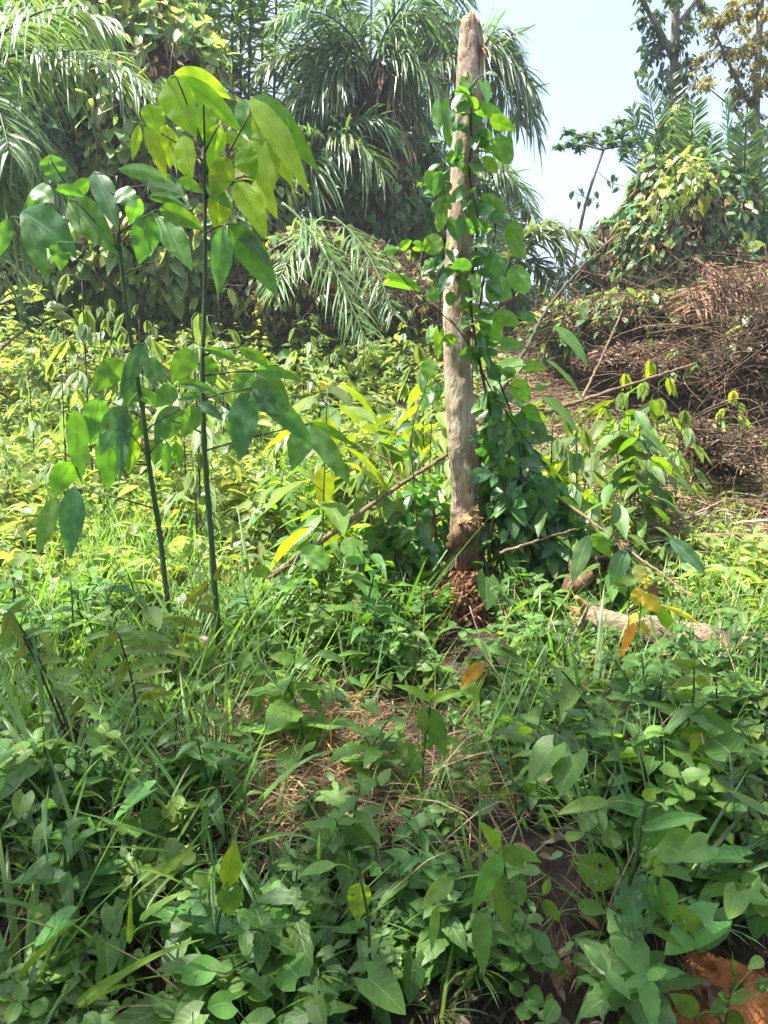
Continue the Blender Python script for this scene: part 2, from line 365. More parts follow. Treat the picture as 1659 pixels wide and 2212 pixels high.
# ------------------------------------------------------------------ setting: ground
def ground():
    def sp(c, near, far, k):
        s = np.linspace(0, 1, k); return c + near * s + (far - near) * s ** 5
    xs = np.concatenate([-sp(0, 9, 140, 110)[::-1], sp(0, 9, 140, 110)[1:]])
    ys = np.concatenate([-sp(0, 2, 60, 8)[::-1], sp(0, 22, 180, 230)[1:]])
    X, Y = np.meshgrid(xs, ys); Z = gz(X, Y)
    far = np.clip((np.abs(X) - 15) / 40, 0, 1); Z = Z * (1 - .0 * far)
    nx, ny = len(xs), len(ys)
    i = np.arange(ny - 1)[:, None] * nx + np.arange(nx - 1)[None]
    Q = np.stack([i, i + 1, i + nx + 1, i + nx], -1).reshape(-1, 4)
    b = MB(); b.add(np.stack([X, Y, Z], -1), Q)
    o = b.build('ground', M['ground']); o['kind'] = 'structure'
ground()
def clay():
    # lump of bare red clay at the foot of the bank
    r = rs(4); n = 110
    u = np.linspace(-1, 1, n); X, Y = np.meshgrid(u, u)
    c = at(1610, 2165, 1.64)
    fb = sum((.5 ** k) * np.sin((3.1 * 2 ** k) * X * math.cos(k * 1.3) + (3.7 * 2 ** k) * Y * math.sin(k * 1.7 + .6) + k * 2.1) * np.cos((2.3 * 2 ** k) * Y - k + (1.9 * 2 ** k) * X) for k in range(6))
    H = np.clip(1 - (X ** 2 + Y ** 2) + .42 * fb, -.5, 1) * .8 + .22 * np.abs(fb) + .06 * r.randn(n, n)
    P = np.stack([c[0] + X * .22, c[1] + .02 + Y * .14, np.zeros_like(X)], -1)
    P[..., 2] = gz(P[..., 0], P[..., 1]) - .02 + H * .075
    i = np.arange(n - 1)[:, None] * n + np.arange(n - 1)[None]
    Q = np.stack([i, i + 1, i + n + 1, i + n], -1).reshape(-1, 4)
    b = MB(); b.add(P, Q); o = b.build('clay_soil', M['clay']); o['kind'] = 'structure'
clay()

# ------------------------------------------------------------------ dead standing trunk
TY = 4.6
def snag():
    r = rs(11)
    rows = [(48, 1016, 18), (56, 1016, 21), (90, 1017, 25), (150, 1015, 28), (250, 1011, 28), (330, 1007, 28), (420, 1000, 28), (520, 996, 29),
            (600, 991, 30), (700, 988, 30), (800, 988, 30), (900, 994, 31), (960, 1000, 34), (1010, 1003, 33), (1060, 1000, 27),
            (1090, 1003, 27), (1120, 1008, 36), (1180, 1005, 40), (1240, 1002, 44), (1300, 998, 52), (1370, 996, 66)]
    cen = np.array([at(x, y, TY) for y, x, w in rows][::-1]); rad = np.array([w for y, x, w in rows][::-1]) * TY / FPX * .97
    root = thing('dead_tree', 'tall pale dead tree trunk snapped off at the top, wrapped in a climbing vine', 'dead tree', cen[0])
    n, s = 150, 36
    q = np.linspace(0, len(cen) - 1, n); C = np.stack([np.interp(q, np.arange(len(cen)), cen[:, k]) for k in range(3)], 1)
    R = np.interp(q, np.arange(len(cen)), rad)
    a = np.arange(s) * 2 * math.pi / s
    RR = R[:, None] * (1 + .05 * np.sin(3 * a + C[:, 2:] * 2) + .03 * np.sin(5 * a - C[:, 2:] * 3.1) + .018 * r.randn(n, s))
    RR = RR * (1 + .010 * np.sin(13 * a + 4 * C[:, 2:]) * np.sin(9 * C[:, 2:] + 2 * a))
    flute = np.clip((1.0 - (C[:, 2] - cen[0][2])) / 1.0, 0, 1)[:, None]
    RR = RR * (1 + .16 * flute * np.sin(6 * a + 1.0))
    for (kz, ka, kr, kh) in [(1.12, -1.4, .10, .06), (1.9, -2.2, .05, .05), (2.6, -1.0, .06, .05), (.95, -2.6, .10, .05), (2.2, .4, .07, .05), (1.55, -1.9, .05, .04), (2.95, -1.25, -.09, .10), (2.35, -1.75, -.05, .03), (1.75, -1.3, -.05, .03), (1.3, -1.2, -.05, .05), (1.0, -1.0, .08, .05)]:
        d = (C[:, 2:] - kz) ** 2 / kh ** 2 + (((a - ka + math.pi) % (2 * math.pi)) - math.pi) ** 2 / .35 ** 2
        RR = RR * (1 + kr / .09 * .25 * np.exp(-d))
    V = np.stack([C[:, :1] + RR * np.cos(a), C[:, 1:2] + RR * np.sin(a), np.repeat(C[:, 2:], s, 1)], -1)
    V[-1, :, 2] += .018 * r.randn(s) + .02 * np.cos(a + 2.2); V[-2, :, 2] += .008 * r.randn(s)
    i = np.arange(n - 1)[:, None] * s; j = np.arange(s)[None]; j2 = (j + 1) % s
    Q = np.stack([i + j, i + j2, i + s + j2, i + s + j], -1).reshape(-1, 4)
    V = np.concatenate([V.reshape(-1, 3), [C[-1] - [0, 0, .10]]])
    tr = [[n * s, (n - 1) * s + k, (n - 1) * s + (k + 1) % s] for k in range(s)]
    low = np.clip((1.25 - V[:, 2]) / .8, 0, 1)[:, None]  # shade on the lower trunk painted in by a darker tint
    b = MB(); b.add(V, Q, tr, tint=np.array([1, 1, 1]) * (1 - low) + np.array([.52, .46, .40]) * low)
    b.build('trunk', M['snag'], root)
    b = MB()                                            # splinters of the snapped top
    for k in range(15):
        th = r.rand() * 6.28; rr = .05 * math.sqrt(r.rand() + .1)
        p = C[-1] + np.array([math.cos(th) * rr, math.sin(th) * rr, -.06]); h = .06 + .06 * r.rand()
        tube(b, [p, p + [.006 * r.randn(), .006 * r.randn(), h * .6], p + [.012 * r.randn(), .012 * r.randn(), h]], [.012, .009, .001], 4)
    b.build('splinter_crown', M['wood'], root)
    b = MB()                                            # strip of peeling bark
    p0 = at(1042, 92, TY - .03)
    leaves(b, [p0, p0 + [.0, -.02, -.03]], [p0 + [.045, -.03, -.05], p0 + [.03, -.05, -.08]], [at(1068, 132, TY - .08), at(1046, 130, TY - .1)], [[.3, 1, .3], [.6, .8, 0]], [.05, .035], 'grass', n=6)
    b.build('bark_strip', M['wood'], root)
    b = MB()                                            # torn stub low on the front
    c = at(1004, 1140, TY - .08)
    tube(b, smooth_path([c + [-.03, .05, -.12], c + [-.01, -.02, -.02], c + [.03, -.09, .05]], 8), np.linspace(.085, .06, 8), 14, jit=.08, r=r, tint=(.6, .5, .42))
    st = b.build('broken_stub', M['snag'], root)
    b = MB()
    for k in range(16):
        o_ = np.array([r.randn() * .036, 0, r.randn() * .036])
        p = c + [.03, -.085, .05] + o_
        tube(b, [p, p + [.02 + .012 * r.randn(), -.02, .005 + .015 * r.randn()], p + [.045 + .03 * r.randn(), -.035 - .03 * r.rand(), .012 + .03 * r.randn()]], [.016, .011, .002], 5)
    b.build('torn_wood', M['wood'], st)
    b = MB()                                            # crumbling rotten heartwood at the foot
    for k in range(60):
        th = -1.45 + r.randn() * .42; rr = .125 + .05 * r.rand(); z0 = .24 + r.rand() * .34
        p = np.array([C[0][0] + rr * math.cos(th), C[0][1] + rr * math.sin(th), z0 - .03])
        h = .06 + .12 * r.rand(); o_ = np.array([math.cos(th), math.sin(th), 0]) * -.02 * r.rand()
        tube(b, [p, p + o_ * .5 + [.01 * r.randn(), 0, h * .6], p + o_ + [.02 * r.randn(), 0, h]], [.010 + .008 * r.rand(), .012, .003], 4, jit=.3, r=r, tint=np.array([1, 1, 1]) * (.45 + .9 * r.rand()))
    q0 = at(985, 1400, 4.36); q1 = at(1000, 1235, 4.44); tube(b, smooth_path([q0, (q0 + q1) / 2 + [.01, -.02, 0], q1], 26), np.linspace(.17, .10, 26), 40, jit=.09, r=r, tint=(.75, .7, .7))
    g = at(992, 1325, 4.24)
    for k in range(150):
        p = g + np.array([r.randn() * .085, r.randn() * .03, r.uniform(-.12, .17)]); d = unit(r.randn(3) * [.7, .5, 1]) * r.uniform(.04, .10)
        tube(b, [p, p + d * .5 + r.randn(3) * .006, p + d], [.006 + .008 * r.rand(), .009, .002], 4, jit=.3, r=r, tint=np.array([1, 1, 1]) * (.4 + 1.1 * r.rand()))
    b.build('rotten_base', M['rot'], root, smooth=False)
    return C
SN = snag()

# ------------------------------------------------------------------ hand placed plants
LT = {'y': ('young', (1.05, 1.0, .9)), 'yg': ('young', (.75, .9, .9)), 'g': ('rubber', (1.1, 1.1, .9)), 'd': ('rubber', (.8, .85, 1.15)),  # 'd': shaded upper sides, sky reflection put into the bluish tint
      'l': ('vine', (1.75, 1.5, .8)), 'b': ('vine', (.95, .95, 1.15)), 'v': ('vine', (.8, .8, .8)), 'w': ('weed', (.85, 1, 1.2)), 'wl': ('weed', (1.5, 1.35, .9)),  # 'l' puts backlight into the vine tint, 'b' the blue of upper sides
      'wd': ('weed', (.75, .8, .9)), 'wp': ('weed', (1.5, 1.35, 1.5)), 'Y': ('yellow', (1, 1, 1)), 'O': ('yellow', (1.15, .62, .5)), 'P': ('yellow', (.8, .95, 1.6)),
      'br': ('dead', (1.2, 1, .8)), 'fb': ('fern', (1.35, .95, .7)), 'fg': ('fern', (1.1, 1.1, .9))}
def hero_leaf(root, c, row, Y, r, kind='elliptic', spread=.12, n=12, m=6, holes=None, name='leaf', tooth=0, sag=.12, petiole=None, wid=1.0):
    x0, y0, x1, y1, w, tp = row[:6]
    if len(row) > 6: kind = row[6]
    dy = r.uniform(-spread, spread)
    up_face = tp in ('d', 'b', 'wd')
    p0 = cp(c, x0, y0, Y + dy); L0 = np.linalg.norm(cp(c, x1, y1, Y + dy) - p0)
    p2 = cp(c, x1, y1, Y + dy + r.uniform(-.28, .12) * L0)
    L = np.linalg.norm(p2 - p0); W = w * .5 * Y / FPX * wid
    d = unit(p2 - p0); view = unit(p0 - EYE)
    side = np.cross(d, view); side = unit(side)
    nrm = np.cross(side, d)
    if nrm[2] < 0: nrm = -nrm; side = -side
    tl = r.uniform(-.45, .45); side = side * math.cos(tl) + nrm * math.sin(tl)
    mid = (p0 + p2) / 2 + UP * sag * L * (0.4 + abs(d[0])) + nrm * .05 * L
    mk, tn = LT[tp]; b = MB(); tn = np.array(tn) * tints(r, 1, .10, .08)[0]
    leaves(b, p0, mid, p2, side, W * 1.12, kind, fold=r.uniform(.12, .45), n=n, m=m, tint=tn, wave=.045, r=r, holes=holes, tooth=tooth, cup=.12)
    if petiole is not None:
        tube(b, bez(petiole, (np.asarray(petiole) + p0) / 2 + UP * .02, p0, 5), .0022, 4, tint=tn)
    return b.build(name, M[mk], root), p0
def stem_part(root, c, pts, Y, r0, r1, mat='stem', n=40, name='stem', Yend=None, ground=True, jit=.04):
    r = rs(int(r0 * 1e5) + len(pts)); k = len(pts)
    Ys = np.linspace(Y, Yend if Yend else Y, k)
    P = [cp(pt[2] if len(pt) > 2 else c, pt[0], pt[1], yy) for pt, yy in zip(pts, Ys)]
    if ground:
        e = P[-1]; yb = e[1] + (.22 if e[1] < 2 else 0); P.append(np.array([e[0] + .01, yb, float(gz(e[0], yb)) - .03]))
    b = MB(); path = smooth_path(P, n); tube(b, path, np.linspace(r0, r1, n) * (1 + (.22 * (np.arange(n) % 7 == 3) if n == 60 else 0)), 8, jit=jit, r=r)
    b.build(name, M[mat], root); return path
def near_on(path, p, lift=.0):
    q = np.asarray(path); d = np.linalg.norm((q - p) * [1, .3, 1.3], axis=1); return q[np.argmin(d)]

SA = [  # leaflets of the right sapling: base x,y  tip x,y  width  type
 (1, 755, 320, 1000, 430, 85, 'y'), (1, 760, 335, 1060, 590, 85, 'yg'), (1, 722, 350, 850, 600, 150, 'yg'), (1, 880, 448, 890, 630, 95, 'yg'),
 (1, 640, 450, 690, 590, 95, 'yg'), (1, 600, 540, 572, 695, 42, 'y'), (1, 630, 545, 722, 790, 62, 'y'), (1, 720, 540, 735, 730, 80, 'y'),
 (1, 790, 590, 830, 785, 95, 'y'), (1, 750, 620, 800, 760, 80, 'y'), (1, 945, 540, 905, 740, 85, 'yg'), (1, 1055, 430, 1105, 640, 112, 'g'),
 (1, 1090, 425, 1380, 745, 112, 'g'), (1, 1085, 428, 1340, 850, 100, 'y'), (1, 1080, 460, 1185, 665, 85, 'yg'), (1, 1100, 480, 1262, 805, 115, 'y'),
 (1, 1120, 560, 1165, 870, 130, 'y'), (1, 1040, 640, 1100, 775, 100, 'yg'), (1, 985, 680, 920, 870, 95, 'y'), (1, 960, 830, 930, 1005, 98, 'y'),
 (1, 1020, 790, 1152, 1038, 115, 'y'), (1, 1100, 780, 1200, 950, 72, 'y'), (1, 960, 990, 940, 1275, 98, 'g'), (1, 990, 970, 1205, 1290, 115, 'g'),
 (1, 985, 965, 1180, 1165, 62, 'd'), (1, 890, 800, 1002, 908, 55, 'g'), (1, 770, 780, 885, 840, 48, 'g'), (1, 960, 575, 1100, 668, 60, 'yg'),
 (1, 1150, 470, 1290, 640, 80, 'g'),
 (3, 835, 305, 740, 448, 98, 'g'), (3, 875, 330, 922, 465, 95, 'g'), (3, 890, 300, 1042, 362, 42, 'g'), (3, 1030, 295, 1200, 400, 52, 'g'),
 (3, 1100, 390, 1312, 442, 52, 'g'), (3, 1095, 400, 1010, 495, 92, 'g'), (3, 1110, 405, 1252, 535, 92, 'g'), (3, 1085, 465, 1222, 502, 72, 'd'),
 (3, 1090, 470, 1372, 745, 92, 'd'), (3, 1062, 490, 1035, 785, 122, 'd'), (3, 1075, 510, 1222, 582, 82, 'g'), (3, 770, 520, 960, 510, 32, 'd'),
 (3, 860, 535, 967, 610, 46, 'd'), (3, 770, 450, 950, 500, 52, 'g'), (3, 620, 360, 725, 447, 88, 'g'), (3, 755, 465, 680, 550, 80, 'g'),
 (3, 850, 545, 785, 685, 92, 'g'), (3, 1335, 625, 1260, 825, 118, 'g'), (3, 1340, 640, 1517, 895, 88, 'g'), (3, 1330, 620, 1532, 722, 44, 'g')]
SB = [(1, 92, 920, 335, 1115, 155, 'd'), (1, 35, 945, 0, 1110, 62, 'd'), (1, 110, 950, 202, 1215, 78, 'g'), (1, 250, 1045, 262, 1172, 82, 'g'),
 (1, 215, 670, 250, 790, 100, 'g'), (1, 190, 805, 120, 960, 70, 'g'), (1, 240, 820, 372, 852, 48, 'd'), (1, 385, 775, 290, 892, 56, 'g'),
 (1, 300, 870, 502, 1100, 142, 'g'), (1, 410, 745, 512, 1008, 98, 'd'), (1, 515, 735, 762, 802, 62, 'g'), (1, 640, 800, 802, 850, 112, 'd'),
 (1, 600, 855, 562, 975, 78, 'g'), (1, 652, 928, 600, 1145, 112, 'g'), (1, 680, 940, 832, 1175, 112, 'g'), (1, 690, 910, 892, 1002, 82, 'g'),
 (1, 640, 850, 802, 892, 44, 'g'), (1, 505, 825, 592, 895, 84, 'g'), (1, 140, 820, 235, 880, 90, 'g'),
 (3, 625, 270, 520, 518, 68, 'd'), (3, 530, 350, 400, 495, 98, 'g'), (3, 590, 400, 540, 545, 92, 'g'), (3, 432, 508, 390, 720, 108, 'd'),
 (3, 325, 560, 350, 875, 88, 'g'), (3, 545, 555, 515, 880, 62, 'd'), (3, 545, 550, 432, 760, 112, 'g'), (3, 480, 640, 465, 915, 112, 'g'),
 (3, 777, 553, 670, 715, 112, 'd'), (3, 625, 600, 565, 705, 64, 'g'), (3, 560, 660, 560, 835, 92, 'yg'), (3, 690, 690, 665, 802, 72, 'g'),
 (3, 720, 700, 720, 852, 52, 'g'), (3, 760, 700, 772, 812, 52, 'yg'), (3, 320, 898, 300, 1208, 108, 'd'), (3, 240, 940, 160, 1195, 72, 'g'),
 (3, 312, 788, 228, 935, 112, 'g'), (3, 600, 480, 682, 552, 62, 'yg'), (3, 630, 490, 560, 530, 60, 'g')]
def sapling(name, label, tab, spts, Y, seed, pets):
    r = rs(seed)
    e = spts[-1]; foot = cp(e[2], e[0], e[1], Y); foot[2] = float(gz(foot[0], foot[1]))
    root = thing(name, label, 'sapling', foot)
    path = stem_part(root, 1, spts, Y, .007, .0155, n=60)
    hubs = []
    for (c, x0, y0, x1, y1) in pets:
        b = MB()
        p0 = cp(c, x0, y0, Y); p1 = cp(c, x1, y1, Y + r.uniform(-.1, .1)); hubs.append(p1)
        tube(b, bez(p0, (p0 + p1) / 2 + UP * .012, p1, 8), np.linspace(.0042, .003, 8), 6); b.build('petiole', M['darkstem'], root)
    for row in tab:
        pp = cp(row[0], row[1], row[2], Y)
        q = np.array(hubs); k = np.argmin(np.linalg.norm((q - pp) * [1, .4, 1], axis=1)); hub = q[k]
        if np.linalg.norm(hub - pp) > .16: hub = near_on(path, pp - UP * .03)
        hero_leaf(root, row[0], row[1:], Y, r, 'acum', spread=.13, n=14, m=6, petiole=hub, wid=.96)
sapling('sapling', 'taller sapling with glowing yellow-green young leaves at its top', SA,
        [(882, 610, 1), (885, 860, 1), (887, 1310, 1), (872, 330, 3), (875, 480, 3), (885, 800, 3), (905, 1000, 3), (925, 1300, 3), (945, 330, 5), (945, 500, 5)], 3.4, 21,
        [(1, 885, 870, 1080, 490), (1, 890, 750, 985, 690), (1, 860, 790, 740, 640), (1, 885, 1010, 990, 967), (1, 883, 640, 760, 330), (1, 883, 620, 880, 455),
         (1, 885, 660, 945, 545), (1, 885, 700, 640, 545), (1, 887, 830, 1010, 785), (3, 870, 330, 1030, 290), (3, 872, 330, 890, 300), (3, 875, 415, 1100, 395), (3, 876, 515, 1085, 468), (3, 870, 660, 745, 610), (3, 895, 735, 1335, 622),
         (3, 865, 365, 750, 320), (3, 872, 470, 760, 460)])
sapling('sapling', 'shorter leaning sapling with dark blue-green drooping leaves, beside the yellow-topped one', SB,
        [(505, 760, 1), (510, 1000, 1), (540, 1310, 1), (570, 280, 3), (600, 470, 3), (622, 600, 3), (650, 850, 3), (690, 1080, 3), (720, 1380, 3), (725, 140, 5)], 3.75, 22,
        [(1, 520, 1090, 330, 870), (1, 532, 1270, 90, 945), (1, 512, 1010, 655, 922), (1, 508, 900, 600, 855), (1, 530, 1190, 690, 1125), (1, 506, 770, 410, 750), (1, 506, 790, 520, 738), (1, 507, 830, 640, 800),
         (1, 330, 870, 215, 690), (1, 508, 850, 385, 775), (3, 575, 300, 625, 275), (3, 620, 590, 545, 552), (3, 660, 985, 322, 898), (3, 622, 600, 432, 510), (3, 640, 770, 560, 660), (3, 640, 760, 700, 690), (3, 630, 650, 775, 556), (3, 650, 800, 325, 790), (3, 600, 470, 530, 352)])

VINE = [(2, 245, 450, 230, 568, 68, 'l'), (2, 282, 488, 275, 568, 52, 'b'), (2, 272, 560, 285, 645, 38, 'l'), (2, 305, 395, 362, 425, 46, 'b'), (2, 385, 375, 365, 415, 24, 'b'), (2, 345, 435, 345, 502, 58, 'b'),
 (2, 420, 470, 522, 515, 52, 'l'), (2, 455, 520, 572, 568, 56, 'l'), (2, 375, 510, 432, 545, 36, 'b'), (2, 385, 612, 472, 590, 68, 'b'), (2, 480, 595, 547, 712, 76, 'l'), (2, 528, 600, 549, 690, 42, 'b'), (2, 425, 680, 492, 748, 48, 'l'),
 (2, 290, 650, 300, 724, 52, 'b'), (2, 330, 600, 310, 690, 34, 'b'), (2, 335, 735, 422, 752, 34, 'l'), (2, 400, 700, 420, 760, 40, 'v'), (2, 215, 735, 200, 825, 70, 'l'), (2, 250, 740, 215, 855, 46, 'b'), (2, 262, 780, 258, 845, 60, 'v'), (2, 225, 862, 272, 932, 76, 'l'),
 (2, 252, 900, 235, 1005, 48, 'l'), (2, 270, 850, 290, 910, 40, 'l'), (2, 420, 850, 522, 912, 54, 'l'), (2, 435, 870, 442, 938, 60, 'b'), (2, 355, 900, 432, 912, 62, 'b'), (2, 470, 905, 492, 968, 58, 'v'), (2, 310, 952, 320, 1048, 72, 'b'), (2, 365, 980, 452, 982, 66, 'b'),
 (2, 525, 985, 602, 1045, 82, 'l'), (2, 535, 1050, 614, 1114, 58, 'l'), (2, 385, 1120, 442, 1122, 62, 'b'), (2, 290, 1162, 382, 1150, 62, 'b'), (2, 430, 1110, 522, 1184, 82, 'l'), (2, 545, 1155, 627, 1265, 98, 'l'), (2, 180, 1025, 238, 1092, 82, 'l', 'round'),
 (2, 135, 1062, 182, 1080, 42, 'l'), (2, 0, 1088, 66, 1078, 42, 'l'), (2, 70, 1078, 122, 1038, 38, 'l'), (2, 30, 1212, 162, 1258, 58, 'l'), (2, 195, 1130, 207, 1178, 42, 'l'), (2, 390, 1200, 402, 1275, 48, 'l'), (2, 440, 1228, 556, 1292, 112, 'l', 'ovate'),
 (2, 275, 1200, 240, 1268, 52, 'b'), (2, 200, 1292, 242, 1248, 46, 'l'), (2, 430, 640, 470, 650, 40, 'l'), (2, 410, 1170, 470, 1200, 34, 'b'),
 (4, 290, 50, 285, 112, 42, 'b'), (4, 190, 72, 242, 60, 52, 'l'), (4, 340, 115, 424, 145, 38, 'l'), (4, 475, 150, 582, 196, 62, 'l'), (4, 430, 170, 502, 262, 82, 'l'), (4, 590, 150, 667, 187, 38, 'b'), (4, 270, 268, 318, 245, 48, 'l'),
 (4, 360, 235, 402, 252, 34, 'br'), (4, 240, 230, 230, 345, 44, 'l'), (4, 200, 340, 190, 435, 72, 'l'), (4, 210, 470, 162, 575, 58, 'l'), (4, 235, 450, 242, 505, 44, 'v'), (4, 380, 290, 402, 345, 50, 'l'), (4, 510, 275, 614, 297, 54, 'l'), (4, 430, 305, 492, 327, 36, 'b'),
 (4, 450, 422, 514, 383, 62, 'v'), (4, 510, 402, 574, 400, 44, 'l'), (4, 555, 440, 628, 524, 74, 'l'), (4, 620, 370, 704, 387, 44, 'l'), (4, 655, 465, 707, 477, 30, 'l'), (4, 430, 500, 504, 552, 72, 'v'), (4, 468, 560, 512, 594, 62, 'b'), (4, 560, 590, 614, 644, 72, 'v'),
 (4, 600, 550, 684, 622, 62, 'l'), (4, 630, 590, 704, 684, 62, 'v'), (4, 385, 660, 402, 704, 56, 'b'), (4, 470, 638, 482, 710, 88, 'b', 'heart'), (4, 420, 720, 494, 762, 76, 'v', 'heart'), (4, 430, 780, 494, 792, 58, 'b'), (4, 500, 800, 584, 852, 82, 'b', 'heart'), (4, 390, 850, 472, 840, 62, 'b', 'heart'),
 (4, 640, 690, 744, 690, 42, 'b'), (4, 600, 790, 714, 802, 44, 'v'), (4, 500, 960, 564, 1004, 82, 'v', 'heart'), (4, 610, 930, 622, 1044, 92, 'v', 'heart'), (4, 700, 880, 722, 984, 82, 'v', 'heart'), (4, 540, 1020, 562, 1104, 62, 'v'), (4, 590, 1060, 622, 1134, 62, 'v'), (4, 640, 860, 734, 892, 44, 'b')]
def vine():
    r = rs(31)
    foot = np.array([.40, 4.5, float(gz(.40, 4.5))])
    root = thing('climbing_vine', 'green climbing vine with round leaves twining up the pale dead trunk', 'vine', foot)
    b = MB(); paths = []
    def run(pts, rad):
        P = smooth_path([cp(c, x, y, yy) for c, x, y, yy in pts], 40); paths.append(P); tube(b, P, rad, 6)
    run([(4, 560, 1150, 4.45), (4, 520, 900, 4.45), (4, 470, 620, 4.45), (4, 400, 300, 4.45), (4, 360, 60, 4.46), (2, 400, 1080, 4.46), (2, 420, 900, 4.46), (2, 330, 740, 4.44), (2, 420, 590, 4.46), (2, 330, 520, 4.44), (2, 410, 440, 4.46), (2, 330, 345, 4.46), (2, 415, 330, 4.5)], .008)
    run([(4, 600, 1150, 4.5), (4, 590, 700, 4.5), (4, 540, 540, 4.48), (4, 480, 400, 4.46), (4, 400, 180, 4.5), (2, 450, 1100, 4.52), (2, 500, 1000, 4.55), (2, 440, 800, 4.56)], .005)
    run([(4, 150, 1150, 4.45), (4, 110, 640, 4.45), (4, 200, 420, 4.5), (4, 230, 200, 4.5), (2, 260, 1150, 4.5), (2, 240, 900, 4.52), (2, 270, 640, 4.5), (2, 260, 470, 4.5)], .004)
    run([(4, 300, 190, 4.42), (4, 180, 90, 4.42), (4, 120, 30, 4.4), (2, 60, 1180, 4.38), (2, 0, 1090, 4.36)], .003)
    run([(4, 280, 160, 4.4), (4, 370, 280, 4.42), (4, 460, 470, 4.42), (4, 560, 620, 4.42), (4, 700, 800, 4.4)], .004)
    run([(2, 560, 1260, 4.5), (2, 585, 1100, 4.5), (2, 540, 900, 4.52), (2, 500, 620, 4.52), (2, 450, 500, 4.52)], .003)
    b.build('stem', M['darkstem'], root)
    allp = np.concatenate(paths)
    b = MB()                                            # the many small leaves along the runners
    for P, n in zip(paths[:3], (75, 40, 45)):
        t = r.rand(n) * (len(P) - 1); p = np.stack([np.interp(t, np.arange(len(P)), P[:, k]) for k in range(3)], 1)
        a = r.rand(n) * 6.28; o_ = np.stack([np.cos(a) * .05, -.025 - .03 * r.rand(n), np.sin(a) * .04], 1); e = p + o_
        L = .055 + .055 * r.rand(n)
        leaf_dir(b, e, o_ + UP * -.03 + .02 * r.randn(n, 3), np.array([0, -.6, .6]) + .5 * r.randn(n, 3), L, L * .8, droop=.25, kind='heart', fold=.25, n=7, m=4, tint=tints(r, n, .25, .12) * [1.15, 1.1, .95])
        for q in range(n): tube(b, [p[q], (p[q] + e[q]) / 2 + UP * .01, e[q]], .0016, 3)
    f = b.build('small_leaves', M['vine'], root); f['kind'] = 'stuff'
    for row in VINE:
        p = cp(row[0], row[1], row[2], TY - .16)
        hero_leaf(root, row[0], row[1:], TY - .17, r, ('ovate', 'oval', 'heart', 'heart', 'elliptic')[r.randint(5)], spread=.07, n=10, m=6, petiole=near_on(allp, p), sag=.10, wid=1.02)
vine()

def hero_plant(name, label, cat, Y, stems, rows, seed, kind='acum', mat='stem', rad=(.003, .0045), tooth=0, holes_for=None, spread=.06, leafname='leaf', n=14, m=6, ground=True, pet=True):
    r = rs(seed); c, *pts = stems[0]; e = pts[-1]
    foot = cp(c, e[0], e[1], Y); foot[2] = float(gz(foot[0], foot[1])) if ground else foot[2]
    root = thing(name, label, cat, foot); paths = []
    for (c, *pts) in stems:
        paths.append(stem_part(root, c, pts, Y, rad[0], rad[1], mat, n=24, ground=ground))
    allp = np.concatenate(paths)
    for k, row in enumerate(rows):
        p = cp(row[0], row[1], row[2], Y); hub = near_on(allp, p)
        h = holes_for.get(k) if holes_for else None
        d = np.linalg.norm(hub - p)
        hero_leaf(root, row[0], row[1:], Y, r, kind, spread=spread, n=44 if h else (24 if tooth else n), m=24 if h else m, holes=h, tooth=tooth, petiole=hub if pet and d < .25 else None, name=leafname)
    return root
hero_plant('weed_plant', 'pale broad-leaved weed in front of the red clay in the bottom right corner', 'weed', 1.55,
 [(8, (1485, 930), (1480, 980), (1475, 1060))],
 [(8, 1490, 945, 1605, 905, 52, 'wp', 'ovate'), (8, 1480, 940, 1410, 1005, 62, 'w', 'ovate'), (8, 1482, 985, 1560, 1060, 74, 'w', 'ovate'), (8, 1350, 1000, 1228, 905, 92, 'wp', 'ovate'), (8, 1485, 935, 1440, 905, 40, 'wl', 'ovate'), (8, 1640, 760, 1570, 800, 52, 'wp', 'ovate'), (8, 1660, 850, 1610, 900, 60, 'w', 'ovate')], 77)
rH = rs(5)
EAT = [(rH.uniform(.08, .95), rH.choice([-1, 1]) * rH.uniform(.15, .95), rH.uniform(.07, .17)) for _ in range(15)]
EAT2 = [(rH.uniform(.1, .9), rH.uniform(-.9, .9), rH.uniform(.05, .12)) for _ in range(14)]
hero_plant('weed_plant', 'broad-leaved weed at the foot of the bank, its largest leaf riddled with insect holes', 'weed', 1.6,
 [(8, (1135, 60), (1105, 230), (1080, 380)), (8, (1090, 390), (1180, 330), (1190, 420))],
 [(8, 1075, 385, 1090, 690, 195, 'd', 'elliptic'), (8, 1180, 400, 1240, 605, 135, 'w', 'ovate'), (8, 1215, 350, 1120, 380, 85, 'wl', 'ovate'), (8, 1180, 310, 1310, 322, 70, 'wp', 'ovate'), (8, 1220, 360, 1335, 425, 52, 'w'),
  (8, 990, 430, 800, 330, 150, 'wd', 'ovate'), (8, 1240, 520, 1412, 720, 95, 'wp'), (8, 1150, 620, 1292, 712, 42, 'wp'), (8, 1200, 100, 1100, 300, 125, 'wd', 'elliptic'), (8, 970, 80, 745, 135, 62, 'wp'), (8, 1120, 200, 1400, 150, 62, 'w'), (8, 1130, 70, 1170, 20, 60, 'wl')],
 61, holes_for={0: EAT, 5: EAT2, 8: EAT2, 6: EAT2}, rad=(.004, .006))
